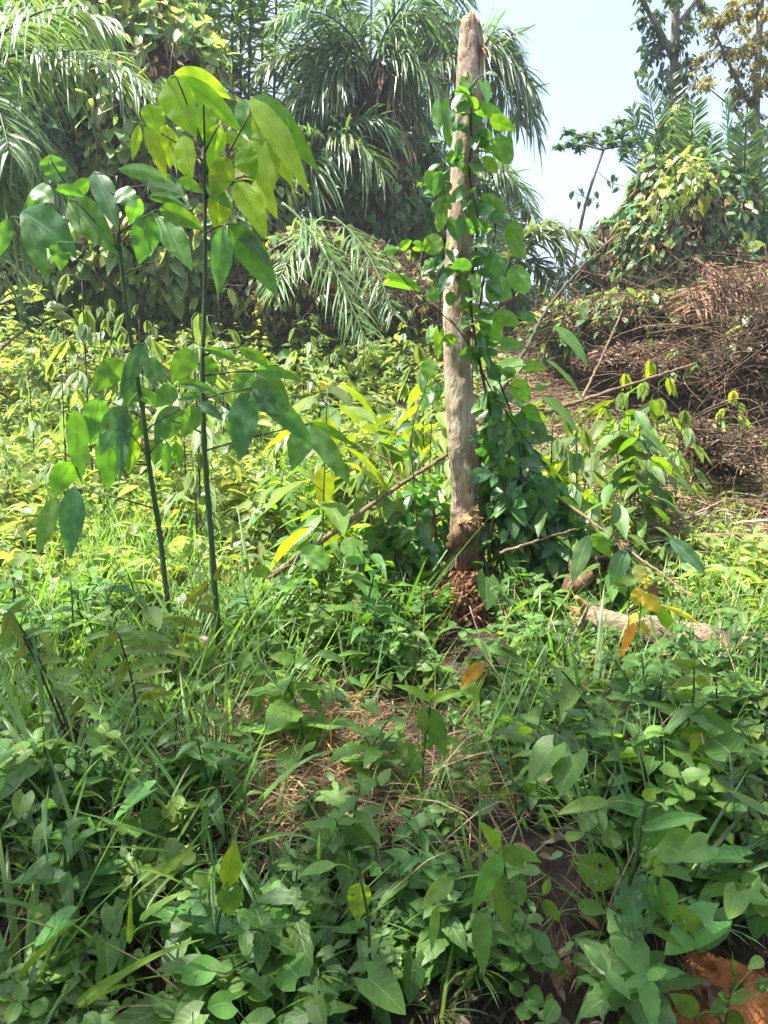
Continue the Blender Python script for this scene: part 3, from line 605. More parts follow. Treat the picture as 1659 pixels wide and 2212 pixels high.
hero_plant('weed_plant', 'tall weed with long smooth hanging lance-shaped leaves, low on the shaded bank', 'weed', 1.6,
 [(8, (508, 295), (530, 420), (560, 560))],
 [(8, 505, 305, 378, 565, 90, 'w'), (8, 498, 385, 538, 668, 98, 'wd'), (8, 415, 548, 430, 838, 92, 'w'), (8, 500, 290, 405, 155, 58, 'wl'), (8, 515, 290, 685, 342, 62, 'w'), (8, 515, 310, 612, 368, 46, 'wl'), (8, 300, 415, 155, 545, 82, 'wp'),
  (8, 230, 530, 203, 730, 52, 'w'), (8, 560, 420, 600, 530, 90, 'wd'), (8, 690, 500, 760, 600, 70, 'wd'), (8, 690, 480, 718, 405, 40, 'w'), (8, 600, 690, 800, 840, 110, 'wd')], 62, 'lance')
hero_plant('weed_plant', 'upright weed topped by three spreading pointed leaves, in front of the straw patch', 'weed', 2.25,
 [(6, (205, 600), (170, 800), (165, 1000), (175, 600, 8))],
 [(6, 190, 640, 268, 858, 102, 'w'), (6, 205, 612, 38, 540, 38, 'wl'), (6, 205, 615, 355, 568, 44, 'wl'), (6, 205, 610, 200, 548, 28, 'wl'), (6, 165, 640, 172, 765, 52, 'wl'), (6, 155, 835, 95, 940, 82, 'wd'), (6, 150, 925, 70, 1040, 82, 'wd'),
  (6, 260, 770, 385, 842, 34, 'w'), (6, 150, 815, 25, 850, 52, 'w'), (6, 165, 805, 225, 788, 46, 'w')], 63, 'lance')
hero_plant('weed_plant', 'leggy weed with paired drooping leaves and a budding tip, below the fallen log', 'weed', 2.25,
 [(6, (1340, 450), (1338, 620), (1290, 800), (1240, 960), (1215, 1060))],
 [(6, 1295, 745, 1195, 968, 98, 'wd'), (6, 1332, 725, 1310, 858, 82, 'wl'), (6, 1335, 635, 1190, 780, 50, 'w'), (6, 1340, 640, 1562, 803, 52, 'w'), (6, 1340, 520, 1235, 555, 46, 'wl'), (6, 1345, 515, 1412, 545, 48, 'wl'), (6, 1330, 590, 1255, 585, 52, 'w'),
  (6, 1335, 470, 1228, 440, 46, 'wp'), (6, 1345, 465, 1442, 492, 34, 'w'), (6, 1330, 610, 1400, 590, 46, 'wl'), (6, 1230, 965, 1165, 1040, 60, 'w'), (6, 1300, 780, 1440, 870, 46, 'w'), (6, 1342, 455, 1365, 425, 26, 'wl'), (6, 1342, 455, 1320, 428, 24, 'wl')], 64, 'lance')
hero_plant('seedling', 'small seedling with yellow and orange dying leaves, in front of the fallen log', 'seedling', 3.4,
 [(6, (1112, 40), (1108, 230), (1088, 420))],
 [(6, 1102, 20, 1103, 105, 58, 'P', 'ovate'), (6, 1130, 75, 1132, 128, 42, 'Y', 'ovate'), (6, 1105, 120, 1090, 200, 60, 'Y'), (6, 1115, 150, 1190, 232, 66, 'Y'), (6, 1150, 110, 1180, 155, 50, 'br'), (6, 1190, 205, 1247, 320, 58, 'yg'), (6, 1205, 200, 1372, 288, 26, 'Y'),
  (6, 1095, 230, 1058, 285, 34, 'Y'), (6, 1082, 272, 1022, 425, 42, 'O'), (6, 1092, 270, 1148, 332, 58, 'P', 'ovate'), (6, 1140, 188, 1090, 262, 42, 'yg')], 65, rad=(.002, .003))
hero_plant('seedling', 'seedling with three large dark green leaves hanging over the broken branch', 'seedling', 3.7,
 [(4, (1045, 1165), (1050, 1250), (1060, 1360))],
 [(4, 885, 1105, 812, 1318, 68, 'g'), (4, 1045, 1165, 980, 1325, 78, 'd'), (4, 895, 1100, 985, 1205, 62, 'l'), (4, 1235, 1122, 1392, 1280, 64, 'd'), (4, 1100, 1290, 985, 1335, 50, 'wp'), (4, 1000, 1290, 1045, 1370, 40, 'w')], 66, rad=(.002, .003))
hero_plant('weed_plant', 'weed with wide drooping oval leaves on the bank, left of the straw patch', 'weed', 2.6,
 [(5, (1210, 560), (1225, 760), (1290, 1037))],
 [(5, 1262, 522, 1148, 745, 92, 'w'), (5, 1130, 488, 1088, 712, 82, 'wd'), (5, 1290, 530, 1400, 680, 60, 'w'), (5, 1185, 475, 1080, 500, 40, 'w'), (5, 1270, 440, 1160, 420, 56, 'wp'), (5, 1270, 450, 1370, 470, 52, 'w'), (5, 1080, 400, 1030, 490, 66, 'w'), (5, 1370, 405, 1490, 440, 40, 'w')], 67, 'lance')
hero_plant('seedling', 'seedling with two light and two dark blade leaves at the foot of the saplings', 'seedling', 3.0,
 [(5, (790, 500), (760, 640), (740, 800))],
 [(5, 790, 498, 898, 615, 48, 'l'), (5, 697, 608, 840, 695, 84, 'l', 'ovate'), (5, 780, 540, 880, 770, 54, 'wd'), (5, 830, 620, 920, 732, 64, 'wd'), (5, 940, 370, 850, 510, 60, 'wd')], 68)
hero_plant('weed_plant', 'upright broad leaf over a greyish arrow-shaped one, low on the bank', 'weed', 1.6,
 [(7, (985, 440), (960, 520), (930, 640))],
 [(7, 985, 442, 1015, 238, 90, 'wl', 'ovate'), (7, 990, 470, 1000, 570, 110, 'w', 'heart'), (7, 1020, 560, 1130, 630, 70, 'w'), (7, 960, 470, 985, 420, 30, 'wl'), (7, 840, 380, 900, 460, 60, 'wp')], 69, 'ovate')
hero_plant('weed_plant', 'pale spotted oval leaf hanging on a bent stalk, low in mid bank', 'weed', 1.6,
 [(7, (1555, 400), (1590, 560), (1600, 800))], [(7, 1555, 428, 1545, 605, 108, 'wp', 'ovate'), (7, 1640, 350, 1600, 400, 60, 'w', 'ovate'), (7, 1450, 350, 1290, 400, 50, 'wp')], 70, holes_for={0: EAT2[:6]})
hero_plant('seedling', 'seedling with one big round lime leaf beside the leaning dead branch', 'seedling', 3.9,
 [(3, (1330, 1190), (1370, 1250), (1400, 1390))],
 [(3, 1300, 1175, 1418, 1245, 104, 'l', 'round'), (3, 1470, 1160, 1590, 1165, 78, 'wp', 'ovate'), (3, 1170, 1270, 1070, 1260, 56, 'wp'), (3, 1480, 1210, 1600, 1220, 50, 'l'), (3, 1220, 1290, 1290, 1340, 60, 'l', 'round')], 71)
hero_plant('fallen_leaf', 'curled orange dead leaf lying on weeds in front of the trunk', 'leaf', 2.9, [(6, (434, 446), (430, 452), (428, 456))], [(6, 430, 448, 330, 555, 62, 'O'), (6, 360, 540, 405, 620, 70, 'wp', 'heart')], 72, ground=False, rad=(.001, .0012))
hero_plant('fern', 'brownish-green serrated fern with arching side fronds, left in the foreground', 'fern', 2.45,
 [(5, (505, 300), (545, 420), (580, 560), (610, 800), (632, 1040))],
 [(5, 512, 318, 352, 485, 40, 'fg'), (5, 525, 375, 395, 515, 42, 'fg'), (5, 545, 440, 488, 605, 40, 'fb'), (5, 520, 330, 742, 352, 40, 'fg'), (5, 530, 350, 772, 412, 42, 'fg'), (5, 540, 395, 832, 422, 40, 'fb'), (5, 560, 470, 765, 440, 40, 'fg'), (5, 575, 515, 745, 480, 40, 'fb'),
  (5, 585, 560, 720, 560, 36, 'fb'), (5, 595, 600, 745, 580, 36, 'fb'), (5, 600, 650, 740, 722, 38, 'fg'), (5, 505, 305, 600, 290, 30, 'fg'), (5, 610, 740, 700, 770, 30, 'fg'), (5, 570, 500, 430, 560, 36, 'fg')], 73, 'pinna', 'darkstem', tooth=.22, leafname='pinna')
hero_plant('fern', 'tall brown-stalked fern leaning in from the left edge of the bank', 'fern', 2.45,
 [(5, (35, 225), (150, 420), (270, 720), (400, 1037)), (5, (55, 235), (180, 440), (300, 740), (430, 1037))],
 [(5, 40, 230, 110, 420, 34, 'fb'), (5, 60, 270, 0, 400, 36, 'fg'), (5, 35, 225, 10, 330, 34, 'fb'), (5, 110, 330, 230, 300, 34, 'fg'), (5, 180, 440, 290, 440, 36, 'fg'), (5, 200, 500, 390, 490, 38, 'fg'), (5, 220, 560, 330, 660, 36, 'fg'), (5, 120, 380, 60, 440, 34, 'fb'), (5, 45, 230, 130, 170, 30, 'fg'),
  (5, 230, 540, 400, 610, 36, 'fg'), (5, 180, 300, 250, 500, 34, 'fg')], 74, 'pinna', 'darkstem', tooth=.22, leafname='pinna', rad=(.0035, .005))
hero_plant('fern', 'golden-brown serrated fern tip in front of the sapling stems', 'fern', 2.95,
 [(5, (930, 60), (850, 190), (740, 400), (690, 640))],
 [(5, 900, 110, 790, 200, 40, 'fb'), (5, 850, 200, 935, 160, 38, 'fb'), (5, 860, 210, 940, 230, 36, 'fb'), (5, 800, 270, 700, 260, 38, 'fb'), (5, 800, 275, 880, 285, 36, 'fb'), (5, 770, 345, 860, 350, 34, 'fb'), (5, 930, 90, 960, 20, 30, 'fb'), (5, 760, 370, 690, 330, 34, 'fg')], 75, 'pinna', 'darkstem', tooth=.22, leafname='pinna', rad=(.0015, .003))
hero_plant('grass_clump', 'broad-bladed grass with long slanting leaves, bottom of the bank in front of the fern', 'grass', 1.58,
 [(7, (330, 960), (320, 980), (310, 1000))],
 [(7, 330, 955, 600, 785, 34, 'wl', 'grass'), (7, 345, 975, 885, 668, 38, 'wl', 'grass'), (7, 320, 965, 600, 860, 34, 'wl', 'grass'), (7, 560, 690, 566, 440, 26, 'wl', 'grass'), (7, 70, 850, 380, 560, 26, 'wl', 'grass'), (7, 600, 590, 820, 460, 34, 'wl', 'grass'), (7, 700, 400, 870, 255, 30, 'wl', 'grass'), (7, 590, 360, 800, 440, 22, 'wl', 'grass')], 76, 'grass', pet=False)

# ------------------------------------------------------------------ branches and fallen wood
def branch(name, label, runs, mat='twig', cat='branch', n=36):
    """runs: list of (radius0, radius1, [(crop,x,y,Y), ...])"""
    c, x, y, Y = runs[0][2][0]; root = None; r = rs(len(label))
    pl = [[cp(*q) for q in run[2]] for run in runs]
    o = thing(name, label, cat, pl[0][0])
    for k, (run, P) in enumerate(zip(runs, pl)):
        b = MB(); path = smooth_path(P, n); path[1:-1] += r.randn(n - 2, 3) * run[0] * .18
        tube(b, path, np.linspace(run[0], run[1], n), 9, jit=.06, r=r)
        b.build('limb' if k == 0 else 'side_twig', M[mat], o)
    return o
branch('dead_branch', 'long straight dead branch leaning against the foot of the pale trunk from the left', [(.017, .011, [(3, 1160, 1290, 4.0), (3, 1400, 1120, 4.2), (3, 1660, 930, 4.4), (4, 270, 755, 4.75)]), (.008, .004, [(4, 60, 860, 4.45), (4, 20, 780, 4.5), (4, -60, 740, 4.5)])])
branch('dead_branch', 'dark bare pole leaning up to the right behind the pale trunk', [(.019, .009, [(4, 480, 520, 5.2), (4, 600, 320, 5.5), (4, 700, 130, 5.8), (2, 800, 1215, 6.0), (2, 880, 1130, 6.1)])], 'darkstem')
branch('dead_branch', 'forked dead stick stretching right above the sunny brown slope', [(.017, .010, [(4, 560, 620, 5.3), (4, 850, 522, 5.8), (4, 1100, 440, 6.0), (4, 1345, 362, 6.3)]), (.012, .006, [(4, 850, 522, 5.8), (4, 940, 340, 6.0), (4, 1030, 130, 6.2)]), (.009, .005, [(4, 850, 524, 5.8), (4, 1000, 560, 5.7), (4, 1155, 600, 5.6)])])
branch('dead_branch', 'thin dead stick slanting down to the right over the weeds, past the dark broken branch', [(.009, .005, [(4, 740, 930, 4.5), (4, 880, 1030, 4.3), (4, 1050, 1160, 4.1), (4, 1340, 1375, 3.7)])])
branch('dead_branch', 'short thin dry stick standing against the dark brush heap', [(.012, .007, [(4, 1345, 250, 9.0), (4, 1385, 400, 9.0), (4, 1405, 500, 9.0)])])
branch('dead_branch', 'pale thin twig lying among weeds beside the torn stub of the trunk', [(.010, .005, [(4, 500, 1180, 4.3), (4, 620, 1140, 4.3), (4, 830, 1075, 4.4)])])
branch('broken_branch', 'thick dark brown broken branch propped above the fallen log', [(.065, .05, [(4, 820, 1345, 4.3), (4, 860, 1260, 4.33), (4, 950, 1225, 4.36), (4, 1040, 1160, 4.4)]), (.03, .012, [(4, 865, 1255, 4.33), (4, 845, 1215, 4.3), (4, 850, 1190, 4.28)]), (.02, .004, [(4, 1030, 1165, 4.38), (4, 1050, 1150, 4.36), (4, 1062, 1128, 4.34)])], 'brown')
branch('dead_branch', 'thin grey twig lying across the shaded weeds in front of the trunk', [(.0035, .002, [(6, 370, 200, 3.3), (6, 440, 420, 3.0), (6, 530, 540, 2.8)])])
branch('dead_branch', 'pale dry stick half buried in leaves at the left of the sunny field', [(.02, .012, [(3, 0, 300, 9), (3, 60, 250, 9.1), (3, 110, 215, 9.2)])])
def log():
    r = rs(8); n, s = 60, 26
    P = smooth_path([cp(6, 860, 255, 4.0), cp(6, 1000, 290, 3.95), cp(6, 1200, 325, 3.9), cp(6, 1450, 375, 3.85), cp(6, 1720, 440, 3.8)], n)
    root = thing('fallen_log', 'pale fallen log half hidden in weeds, its orange broken end toward the trunk', 'log', P[0])
    P = P - UP * .01
    b = MB(); tube(b, P, np.linspace(.085, .12, n) * (1 + .06 * np.sin(np.arange(n) * .4)), s, jit=.035, r=r); b.build('trunk', M['log'], root)
    b = MB()
    for k in range(26):
        a = r.rand() * 6.28; q = .07 * math.sqrt(r.rand()); p = P[0] + [.02, math.cos(a) * q, math.sin(a) * q]
        tube(b, [p, p + [-.05, .006 * r.randn(), .01 * r.randn()], p + [-.06 - .07 * r.rand(), .015 * r.randn(), .02 * r.randn() + .015]], [.016, .012, .002], 5)
    b.build('broken_end', M['wood'], root)
    b = MB(); tube(b, smooth_path([cp(6, 850, 240, 3.9), cp(6, 870, 200, 3.88), cp(6, 830, 160, 3.86)], 8), np.linspace(.03, .012, 8), 8, jit=.1, r=r); b.build('snapped_limb', M['wood'], root)
log()
def stub():
    r = rs(9); P = smooth_path([cp(5, 880, 560, 3.2), cp(5, 920, 480, 3.2), cp(5, 945, 440, 3.2)], 10)
    root = thing('cut_stump', 'small split stump with a pale fresh cut at the foot of the saplings', 'stump', P[0])
    b = MB(); tube(b, P, np.linspace(.045, .02, 10), 10, jit=.12, r=r); b.build('split_wood', M['wood'], root)
    b = MB(); Q = smooth_path([cp(5, 830, 560, 3.3), cp(5, 870, 430, 3.3), cp(5, 895, 340, 3.3)], 12)
    tube(b, Q, np.linspace(.05, .03, 12), 10, jit=.08, r=r); b.build('bark_side', M['bark'], root)
stub()
def dead_fern():
    r = rs(10); foot = cp(5, 300, 1030, 2.5); foot[2] = float(gz(foot[0], foot[1]))
    root = thing('dead_fern', 'shrivelled brown fern with curled hanging fronds, among the left stalks', 'fern', foot)
    for (x0, y0, x1, y1) in [(330, 690, 270, 860), (390, 690, 360, 860), (300, 870, 220, 900), (250, 930, 280, 1010), (350, 770, 400, 840)]:
        b = MB(); p0 = cp(5, x0, y0, 2.5); p1 = cp(5, x1, y1, 2.48)
        P = bez(p0, (p0 + p1) / 2 + np.array([-.06, -.04, .06]), p1, 22)
        k = np.linspace(0, 1, 22)[:, None]; P = P + np.concatenate([np.sin(k * 14) * .012, np.cos(k * 11) * .012, np.sin(k * 9) * .008], 1)
        tube(b, P, np.linspace(.002, .0015, 22), 5)
        leaf_dir(b, np.repeat(P, 3, 0), r.randn(66, 3), r.randn(66, 3), .022, .014, droop=.4, kind='ovate', fold=.7, n=3, m=2, tint=tints(r, 66, .3, .1) * .6)
        b.build('frond', M['dead'], root)
    b = MB(); tube(b, smooth_path([cp(5, 330, 690, 2.5), cp(5, 380, 800, 2.5), cp(5, 420, 1037, 2.5), [foot[0] + .05, foot[1], foot[2] - .02]], 20), .003, 6); b.build('stem', M['darkstem'], root)
dead_fern()

# ------------------------------------------------------------------ palms
def frond(root, P0, P1, P2, LL, nl, droop, r, tint=(1, 1, 1), w=.05, rr=.028, mat='palm', name='frond', gap=.9):
    P = bez(P0, P1, P2, 24); T = unit(np.gradient(P, axis=0))
    ts = np.linspace(.14, .99, nl); ip = ts * 23
    base = np.stack([np.interp(ip, np.arange(24), P[:, k]) for k in range(3)], 1)
    Tt = unit(np.stack([np.interp(ip, np.arange(24), T[:, k]) for k in range(3)], 1))
    S = np.cross(Tt, UP + .05 * r.randn(3)); S = unit(np.where(np.linalg.norm(S, axis=1, keepdims=True) < .15, np.array([[.7, -.7, 0]]), S)); Nn = np.cross(S, Tt)
    b = MB()
    for sg in (-1, 1):
        keep = r.rand(nl) < gap
        B = base[keep]; k = len(B); tsk = ts[keep]
        d = unit(S[keep] * sg * .8 + Tt[keep] * (.35 + .5 * tsk[:, None]) + Nn[keep] * (.15 + .2 * r.randn(k, 1)) + .12 * r.randn(k, 3))
        L = LL * np.sin(np.pi * (.14 + .80 * tsk)) ** .65 * (1 + .10 * r.randn(k)); dr = droop * (1 + .45 * r.randn(k))
        Q1 = B + d * (L * .5)[:, None]; Q2 = B + d * (L * .82)[:, None] - UP * (L * dr)[:, None]
        leaves(b, B, Q1, Q2, Tt[keep] + .25 * r.randn(k, 3), w * (.8 + .4 * r.rand(k)), 'palm', fold=.35, n=4, m=2, tint=np.array(tint) * tints(r, k, .12, .08))
    f = b.build(name, M[mat], root)
    b = MB(); tube(b, P, np.linspace(rr, rr * .2, 24), 6, tint=np.array(tint)); b.build('rachis', M['stem'] if mat == 'palm' else M['twig'], f)
def px(x, y, Y): return at(x, y, Y)
def palm(label, hub, Y, fronds, LL, nl, droop, seed, trunk=True, tr=.2, extra=(), name='palm_tree', dead=0, w=.05, tint=(1, 1, 1), cat='palm'):
    r = rs(seed); H = px(hub[0], hub[1], Y); foot = np.array([H[0], H[1], float(gz(H[0], H[1]))])
    root = thing(name, label, cat, foot)
    if trunk:
        n = 40; P = smooth_path([foot - [0, 0, .1], foot * .5 + H * .5 + [.08, 0, 0], H], n); b = MB()
        tube(b, P, tr * (1 + .12 * np.sin(np.arange(n) * 2.1)), 12, jit=.08, r=r); b.build('trunk', M['core'], root)
    for f in fronds:
        (mx, my), (tx, ty) = f[0], f[1]; y1 = Y + (f[2] if len(f) > 2 else r.uniform(-1.2, 1.2))
        frond(root, H, px(mx, my, (Y + y1) / 2), px(tx, ty, y1), LL, nl, f[3] if len(f) > 3 else droop, r, np.array(tint) * tints(r, 1, .12, .06)[0], w=w)
    for (az, el, ln, dp) in extra:
        a = math.radians(az); e = math.radians(el); d = np.array([math.cos(a) * math.cos(e), math.sin(a) * math.cos(e), math.sin(e)])
        frond(root, H, H + d * ln * .55, H + d * ln * .85 * np.array([1, 1, .6]) - UP * ln * dp, LL, nl, droop, r, np.array(tint) * tints(r, 1, .12, .06)[0], w=w)
    for k in range(dead):
        a = r.rand() * 6.28; d = np.array([math.cos(a), math.sin(a), 0])
        frond(root, H, H + d * .7 + UP * .2, H + d * .8 - UP * r.uniform(1.6, 2.8), LL * .7, nl // 2, .5, r, (.62, .62, .58), mat='straw', name='dead_frond')
    return root
palm('big palm at the left edge with long arching fronds of hanging leaflets', (-125, 190), 10.0,
     [((130, 20), (335, 200), -1.0), ((70, -60), (250, 60), 0), ((40, 200), (140, 430), -.6), ((-10, 260), (60, 560), -.3), ((60, -10), (170, 20), -1.5), ((-20, 100), (20, 330), -1.6), ((-40, 300), (10, 640), -.8), ((60, 180), (110, 420), .2)],
     .85, 62, .62, 101, tr=.22, tint=(1.3, 1.3, 1.35), w=.04)
palm('large dense dark palm in the middle, left of the pale trunk, its fronds hanging low', (800, 150), 15.0,
     [((700, 20), (590, 270)), ((690, 60), (560, 150)), ((720, 150), (620, 380)), ((740, 200), (660, 470)), ((760, -60), (660, -20)), ((860, -30), (965, 60)), ((880, 60), (960, 230)), ((860, 130), (945, 340)), ((840, 200), (900, 480)), ((790, 220), (760, 500)), ((820, 240), (840, 560)), ((730, -20), (600, 40)),
      ((880, -80), (1000, -20)), ((800, -150), (830, -200)), ((700, 110), (570, 330)), ((720, -110), (620, -60)), ((770, 180), (700, 380)), ((850, 60), (900, 210)), ((760, 100), (690, 230)), ((745, 30), (650, 120))],
     1.0, 72, .42, 102, dead=1, tr=.3, tint=(1.0, 1.05, 1.1), w=.042)
palm('palm half hidden in the thicket between the taller sapling and the dark palm', (690, 330), 14.2,
     [((640, 230), (560, 360)), ((660, 260), (600, 440)), ((620, 200), (520, 290)), ((750, 240), (830, 380)), ((760, 280), (800, 470)), ((700, 200), (690, 140)), ((680, 300), (650, 500)), ((730, 300), (740, 520)), ((600, 260), (540, 420)), ((780, 220), (850, 300))],
     .9, 60, .5, 109, dead=0, tr=.2, tint=(1.15, 1.2, 1.1), w=.042)
palm('palm behind the pale trunk whose fronds droop against the open sky', (1000, 130), 17.5,
     [((1075, 20), (1110, 130)), ((1110, 90), (1165, 300)), ((1060, 110), (1125, 270)), ((930, 30), (850, 190)), ((920, 130), (830, 300)), ((960, -20), (900, 60)), ((1040, 160), (1085, 350)), ((1090, 60), (1150, 210)), ((960, 150), (900, 330)), ((930, 70), (870, 110))],
     1.0, 75, .48, 103, dead=2, extra=[(90, 40, 3.5, .2)])
palm('lower palm behind the middle of the pale trunk, with greyish hanging fronds', (1000, 410), 16.0,
     [((1100, 320), (1148, 470)), ((1080, 370), (1105, 520)), ((910, 270), (790, 340)), ((900, 420), (830, 560)), ((930, 340), (850, 430)), ((1060, 430), (1100, 600)), ((940, 420), (890, 600)), ((1050, 300), (1100, 390)), ((950, 290), (870, 300))],
     .85, 65, .55, 104, dead=3, extra=[(90, 40, 3, .2)], tint=(1.3, 1.25, 1.2), tr=.18)
palm('low palm right of the pale trunk with a frond hanging straight down against the sky', (1090, 600), 14.0,
     [((1120, 440), (1290, 520)), ((1225, 400), (1222, 660), -.4, .3), ((1060, 480), (1020, 560)), ((1150, 520), (1190, 620)), ((1130, 480), (1200, 480)), ((1100, 500), (1080, 430)), ((1090, 560), (1130, 660))],
     .62, 60, .4, 105, trunk=True, tr=.12, tint=(1.35, 1.3, 1.3))
palm('young palm with stiff upright fronds in front of the tall tree at the right', (1465, 500), 14.5,
     [((1400, 360), (1365, 235)), ((1425, 340), (1400, 190)), ((1455, 330), (1450, 160)), ((1490, 350), (1500, 220)), ((1510, 380), (1540, 290)), ((1400, 420), (1345, 300)), ((1470, 400), (1425, 280)), ((1500, 420), (1560, 380))],
     .62, 55, .10, 106, trunk=True, tr=.12, tint=(.8, .95, .95), w=.04)
palm('young palm with feather-like upright fronds at the far right edge', (1600, 560), 14.0,
     [((1580, 380), (1567, 215)), ((1640, 420), (1655, 275)), ((1550, 430), (1515, 330)), ((1610, 400), (1610, 250)), ((1650, 480), (1690, 400)), ((1630, 450), (1640, 380))],
     .60, 55, .10, 107, trunk=True, tr=.12, tint=(.8, .95, .95), w=.045)
def fallen_fronds():
    r = rs(108)
    for lab, fs in [('grey dry palm frond hanging down to the sunny weeds behind the taller sapling', [((610, 440), (700, 500), (800, 760), 11.5)]), ('dry grey palm frond drooping beside the dark palm, above the other dry one', [((700, 470), (640, 500), (590, 640), 12.5)]),
                    ('dry palm frond spilling over brown dead leaves left of the pale trunk', [((720, 470), (800, 520), (850, 680), 12.5)]), ('reddish brown dead palm fronds heaped at the right edge of the slope', [((1690, 560), (1600, 590), (1480, 640), 10.5), ((1700, 590), (1600, 610), (1500, 670), 10.3), ((1700, 620), (1610, 640), (1480, 690), 10.6), ((1500, 560), (1560, 600), (1700, 650), 10.2)])]:
        root = thing('dry_frond', lab, 'palm frond', px(*fs[0][0], fs[0][3]))
        for (a, m_, b_, Y) in fs:
            red = 'reddish' in lab
            frond(root, px(*a, Y), px(*m_, Y - .2), px(*b_, Y - .8), .8, 60, .35, r, (.85, .74, .66) if red else (2.0, 2.05, 1.9), w=.026, mat='brush' if red else 'palm', gap=.72)
fallen_fronds()

# ------------------------------------------------------------------ vine-covered thickets and bushes
def lump(dirs, r_, amp, k=7):
    W = r_.randn(k, 3) * 2.2; ph = r_.rand(k) * 6.28
    return 1 + amp * np.sin(dirs @ W.T + ph).sum(1) / math.sqrt(k)
def thicket(name, label, cat, blobs, N, L, mat, seed, tint=(1, 1, 1), kind='heart', dead_frac=.25, twigs=60, core=True, hang=.6, hs=.18, messy=False):
    r = rs(seed); c0 = np.array(blobs[0][0]); foot = np.array([c0[0], c0[1], float(gz(c0[0], c0[1]))])
    root = thing(name, label, cat, foot); bl = MB(); bd = MB(); bc = MB(); bt = MB()
    vol = np.array([b[1][0] * b[1][2] for b in blobs]); vol = vol / vol.sum()
    for (c, rad), f in zip(blobs, vol):
        c = np.array(c); rad = np.array(rad); n = int(N * f)
        q = rs(seed + int(abs(c[0]) * 100)); st = q.get_state(); amp = .30 if messy else .16
        def shell(n, k):
            d = unit(r.randn(n, 3)); d[:, 1] = -np.abs(d[:, 1]) * np.where(r.rand(n) < .8, 1, -1); d = unit(d * [1, 1, 1])
            q.set_state(st); lm = lump(d, q, amp)
            return c + d * rad * (lm * k)[:, None], unit(d / rad)
        p, nn = shell(n, 1 - .16 * r.rand(n) ** 2 + .05 * r.randn(n))
        keep = p[:, 2] > gz(p[:, 0], p[:, 1]); p = p[keep]; nn = nn[keep]; n = len(p)
        d = unit(nn * .35 - UP * hang + .4 * r.randn(n, 3)); nr = unit(nn * .8 + UP * .45 + .35 * r.randn(n, 3))
        sz = L * np.exp(.25 * r.randn(n))
        # patchy foliage: clumps and bare places
        W3 = rs(seed + 5).randn(4, 3) * 1.6; pat = np.sin(p @ W3.T + np.arange(4)).sum(1)
        alive = pat + r.randn(n) * .7 > -1.2
        leaf_dir(bl, p[alive], d[alive], nr[alive], sz[alive], sz[alive] * (.75 if kind == 'heart' else .5), droop=.15, kind=kind, fold=.25, n=4, m=2, tint=np.array(tint) * tints(r, int(alive.sum()), .28, hs))
        nd_ = int(n * dead_frac)
        if nd_:
            p, nn = shell(nd_, .93 + .08 * r.rand(nd_)); d = unit(nn * .3 - UP * (.25 if messy else 1) + (1.0 if messy else .5) * r.randn(nd_, 3))
            leaf_dir(bd, p, d, r.randn(nd_, 3), L * .8, L * .4, droop=.2, kind='ovate', fold=.7, n=3, m=2, tint=tints(r, nd_, .35, .12))
        for k in range(int(twigs * f)):
            p, nn = shell(1, np.array([1.0 + .05 * r.rand()])); p = p[0]; ln = .5 + 1.2 * r.rand()
            e = p + np.array([r.randn() * .3, r.randn() * .1, -ln]); (p, e) = (p, e) if not messy else (p, p + r.randn(3) * [.55, .3, .28] * ln)
            tube(bc, bez(p, (p + e) / 2 + nn[0] * .15 + r.randn(3) * (.25 if messy else .12), e, 8), (.008 + .006 * r.rand()) * (.45 if messy else 1), 4, tint=np.array([2.2, 2.1, 1.9]) * (.6 + .9 * r.rand()))
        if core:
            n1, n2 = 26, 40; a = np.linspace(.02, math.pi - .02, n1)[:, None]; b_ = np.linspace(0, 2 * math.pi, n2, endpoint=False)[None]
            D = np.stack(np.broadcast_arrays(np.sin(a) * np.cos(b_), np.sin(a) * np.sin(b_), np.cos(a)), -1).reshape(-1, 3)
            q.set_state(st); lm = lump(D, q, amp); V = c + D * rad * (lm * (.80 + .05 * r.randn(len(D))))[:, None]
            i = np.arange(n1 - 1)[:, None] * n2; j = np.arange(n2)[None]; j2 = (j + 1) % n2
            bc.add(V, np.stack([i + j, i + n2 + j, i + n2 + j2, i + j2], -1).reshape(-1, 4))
    bl.build('foliage', M[mat], root)
    if bd.n: bd.build('dead_leaves', M['dead'], root)
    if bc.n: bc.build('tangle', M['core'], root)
    return root
def eb(x, y, Y, rx, ry, rz): return (px(x, y, Y), (rx * Y / FPX, ry, rz * Y / FPX))
thicket('vine_thicket', 'tall thicket curtained with small pale heart-shaped vine leaves, behind the two saplings', 'thicket', [eb(330, 330, 14.2, 240, 1.6, 300), eb(210, 120, 14.5, 200, 1.5, 180), eb(480, 470, 13.8, 150, 1.2, 190), eb(300, 560, 13.6, 260, 1.0, 120)], 9000, .19, 'field', 201, tint=(1.25, 1.35, 1.5), dead_frac=.3, twigs=110)
thicket('vine_thicket', 'dark vine-covered thicket behind the palm at the left edge', 'thicket', [eb(30, 380, 14.0, 190, 1.4, 330)], 3200, .18, 'vine', 202, dead_frac=.3, twigs=40)
thicket('dead_thicket', 'tangle of brown dead vines with a few green leaves, under the dry fronds', 'thicket', [eb(640, 610, 13.2, 150, .9, 110), eb(800, 640, 13.6, 120, .8, 90), eb(560, 520, 14, 90, .8, 120)], 1300, .15, 'field', 203, tint=(.9, 1, .9), dead_frac=2.2, twigs=160, messy=True)
thicket('dead_thicket', 'brown heap of dead leaves behind the left side of the pale trunk', 'thicket', [eb(870, 655, 12.6, 70, .7, 60)], 160, .13, 'field', 204, dead_frac=5, twigs=90, messy=True)
